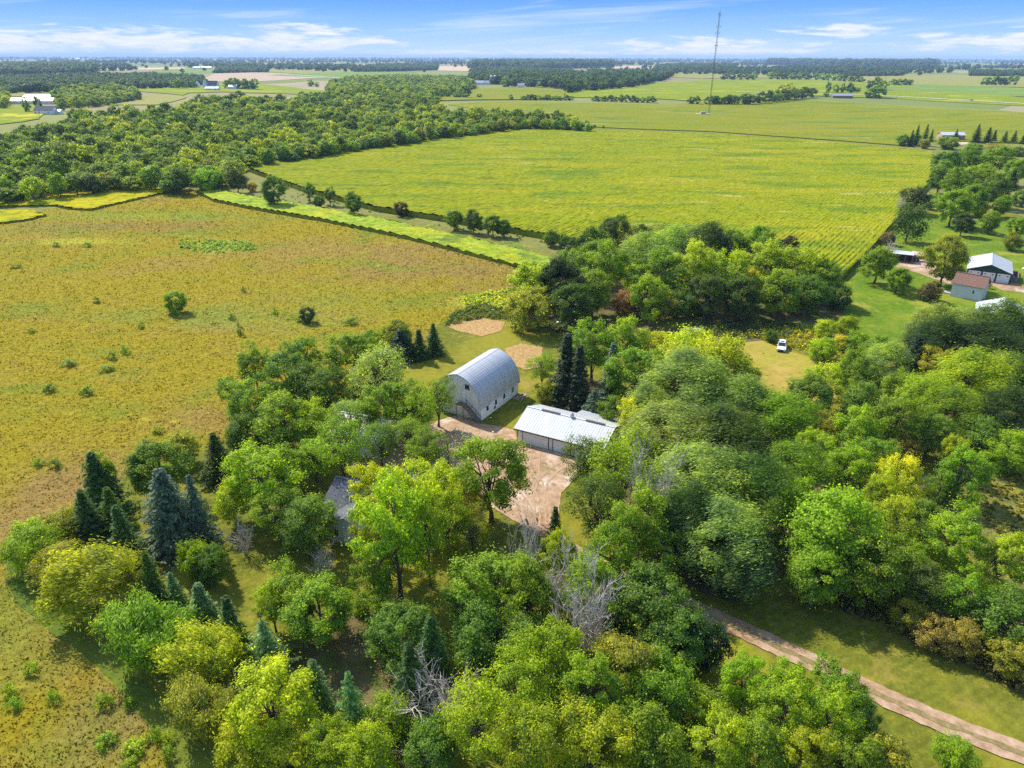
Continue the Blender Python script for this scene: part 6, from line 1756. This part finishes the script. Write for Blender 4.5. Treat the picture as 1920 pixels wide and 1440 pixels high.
far_building('long_barn', 'very long white roofed barn at the left edge, far beyond the wood', (38, 195), 6, 120, 16, 4.5, 8.0, 'white_wall', 'white_roof', 'barn', nwin=14)
far_building('long_barn', 'white roofed barn just behind the right end of the very long barn', (78, 187), 4, 46, 14, 4.5, 7.5, 'white_wall', 'white_roof', 'barn', nwin=5)
for i, a in enumerate((101, 108, 115, 121)):
    p = g(a, 188.5); r_ = tag(empty('parked_trailer', (p.x, p.y, float(hgt(p.x, p.y))), rt.uniform(-.3, .3)), ('first', 'second', 'third', 'fourth')[i] + ' white trailer from the left, right of the very long barn', 'trailer', 'white trailers beside the long barn')
    q = MB(); q.box((0, 0, 2.3), (7.5, 2.6, 2.6)); q.build('box_body', M['white_trim'], r_); q = MB(); q.tube((-2, -1.2, .5), (-2, 1.2, .5), .5, .5, 10); q.tube((2, -1.2, .5), (2, 1.2, .5), .5, .5, 10); q.build('wheel', M['tyre'], r_)
far_building('farmhouse', 'dark roofed farmhouse with white walls in front of the very long barn', (88, 214), 0, 20, 12, 4, 8, 'white_wall', 'shingle', 'house')
far_building('white_shed', 'white shed right of the dark roofed farmhouse', (106, 214), 5, 12, 7, 3, 5, 'white_wall', 'white_roof', 'shed')
far_building('farmhouse', 'pale farmhouse in front of the dark wood at the far left', (70, 163), 0, 16, 10, 6, 10, 'white_wall', 'white_roof', 'house')
far_building('farmhouse', 'white farmhouse with a steep gable, left of the dark roofed barn', (371, 164.5), 88, 10, 8, 6, 12, 'white_wall', 'white_roof', 'house')
far_building('farmhouse', 'white steep gable at the left end of the dark roofed barn', (385.5, 165), 88, 8, 7, 7, 16, 'white_wall', 'white_roof', 'house')
far_building('barn', 'dark roofed barn beside the white steep gable', (399, 164.5), 3, 22, 14, 5, 13, 'white_wall', 'shingle', 'barn')
far_building('white_shed', 'long low white shed in front of the dark roofed barn', (399, 169.5), 3, 25, 12, 4, 6.5, 'white_wall', 'white_roof', 'shed')
far_building('white_shed', 'white roofed shed right of the long low white shed', (438, 167), 3, 16, 14, 4.5, 8, 'white_wall', 'white_roof', 'shed')
for (a, bb, H_, R_, m1, lb) in [(921, 158, 17, 3.6, 'brick', 'pinkish silo with a white dome in the far farmyard'), (928, 158, 18, 3.4, 'silo_blue', 'dark blue silo with a white cap in the far farmyard')]:
    p = g(a, bb); r_ = tag(empty('silo', (p.x, p.y, float(hgt(p.x, p.y)))), lb, 'silo')
    q = MB(); q.tube((0, 0, 0), (0, 0, H_), R_, R_, 18); q.build('wall', M[m1], r_)
    q = MB(); q.tube((0, 0, H_), (0, 0, H_ + 2), R_, R_ * .75, 18); q.tube((0, 0, H_ + 2), (0, 0, H_ + 3), R_ * .75, .4, 18); q.build('roof', M['white_trim'], r_)
for (a, bb, L_, W_, rz, rf_m, lb) in [(897, 159, 26, 12, 4, 'white_roof', 'white barn left of the silos'), (910, 159, 18, 12, 30, 'white_roof', 'white shed between the white barn and the silos'), (933, 157, 9, 8, 0, 'white_roof', 'small white tower house right of the silos'),
                                      (972, 159, 14, 10, 0, 'white_roof', 'small white shed in the middle of the far farmyard'), (977, 164, 14, 8, 0, 'white_roof', 'white shed in front of the far farmyard bushes'), (990, 156, 12, 12, 40, 'white_roof', 'white gabled house, left of two behind the bushes'),
                                      (998, 156, 12, 12, 40, 'white_roof', 'white gabled house, right of two behind the bushes'), (1021, 162, 42, 16, -2, 'rear_roof', 'metal roofed barn at the right of the far farmyard'),
                                      (945, 150, 8, 6, 0, 'white_roof', 'tiny white roof behind the silos'), (1602, 138, 34, 18, 3, 'white_roof', 'white roofed barn in front of the distant wood on the right'),
                                      (667, 128.5, 22, 12, 0, 'rear_roof', 'grey farm building by the thin distant silo'), (690, 124, 50, 20, 0, 'white_roof', 'wide white building in the distance by the round trees'), (752, 127, 80, 24, 0, 'brick', 'long pinkish distant farm building'),
                                      (57, 121, 60, 24, 0, 'white_roof', 'distant white barn before the far left woods'), (388, 129, 50, 20, 5, 'white_roof', 'distant white barn right of the green field'), (370, 129, 34, 16, 5, 'white_roof', 'distant small white barn left of another one'),
                                      (1210, 121, 40, 22, 0, 'white_roof', 'distant white shed in the sandy clearing'), (1700, 122, 50, 26, 0, 'white_roof', 'distant white roof left of the pair near the right horizon'),
                                      (1790, 119.5, 60, 30, 0, 'white_roof', 'distant pale roof near the right horizon, left of the pair'), (1808, 121, 60, 26, 0, 'white_roof', 'distant pale roof near the right horizon, right of the pair'), (150, 110.5, 120, 40, 0, 'white_roof', 'faint white building on the far left horizon')]:
    far_building('farm_building', lb, (a, bb), rz, L_, W_, 4.5 + W_ * .05, 7.5 + W_ * .18, 'white_wall' if rf_m != 'brick' else 'brick', rf_m, 'farm building', nwin=3)
far_building('farmhouse', 'low grey farmhouse beside the pale far road', (1578, 184), -3, 33, 9, 4, 6.5, 'brown_wall', 'rear_roof', 'house')
p = g(660, 128); r_ = tag(empty('silo', (p.x, p.y, float(hgt(p.x, p.y)))), 'thin distant silo beside the grey farm building', 'silo'); q = MB(); q.tube((0, 0, 0), (0, 0, 30), 3, 3, 12); q.build('wall', M['rear_roof'], r_); q = MB(); q.tube((0, 0, 30), (0, 0, 33), 3, .3, 12); q.build('roof', M['rear_roof'], r_)

# ---------------------------------------------------------------- the air
hz = MB(); hz.box((0, 16000, 57.0), (76000, 34000, 126.0))
m_ = bpy.data.materials.new('haze'); m_.use_nodes = True; nb = NB(m_.node_tree); nb.t.nodes.clear()
vo = nb.n('ShaderNodeVolumePrincipled'); vo.inputs['Color'].default_value = (.50, .70, 1.0, 1); vo.inputs['Density'].default_value = 0.00006; vo.inputs['Anisotropy'].default_value = 0.0
out = nb.n('ShaderNodeOutputMaterial'); nb.link(vo.outputs[0], out.inputs['Volume'])
ho_ = tag(hz.build('haze', m_), kind='stuff')
print('trees', NT[0], 'objects', len(bpy.data.objects))
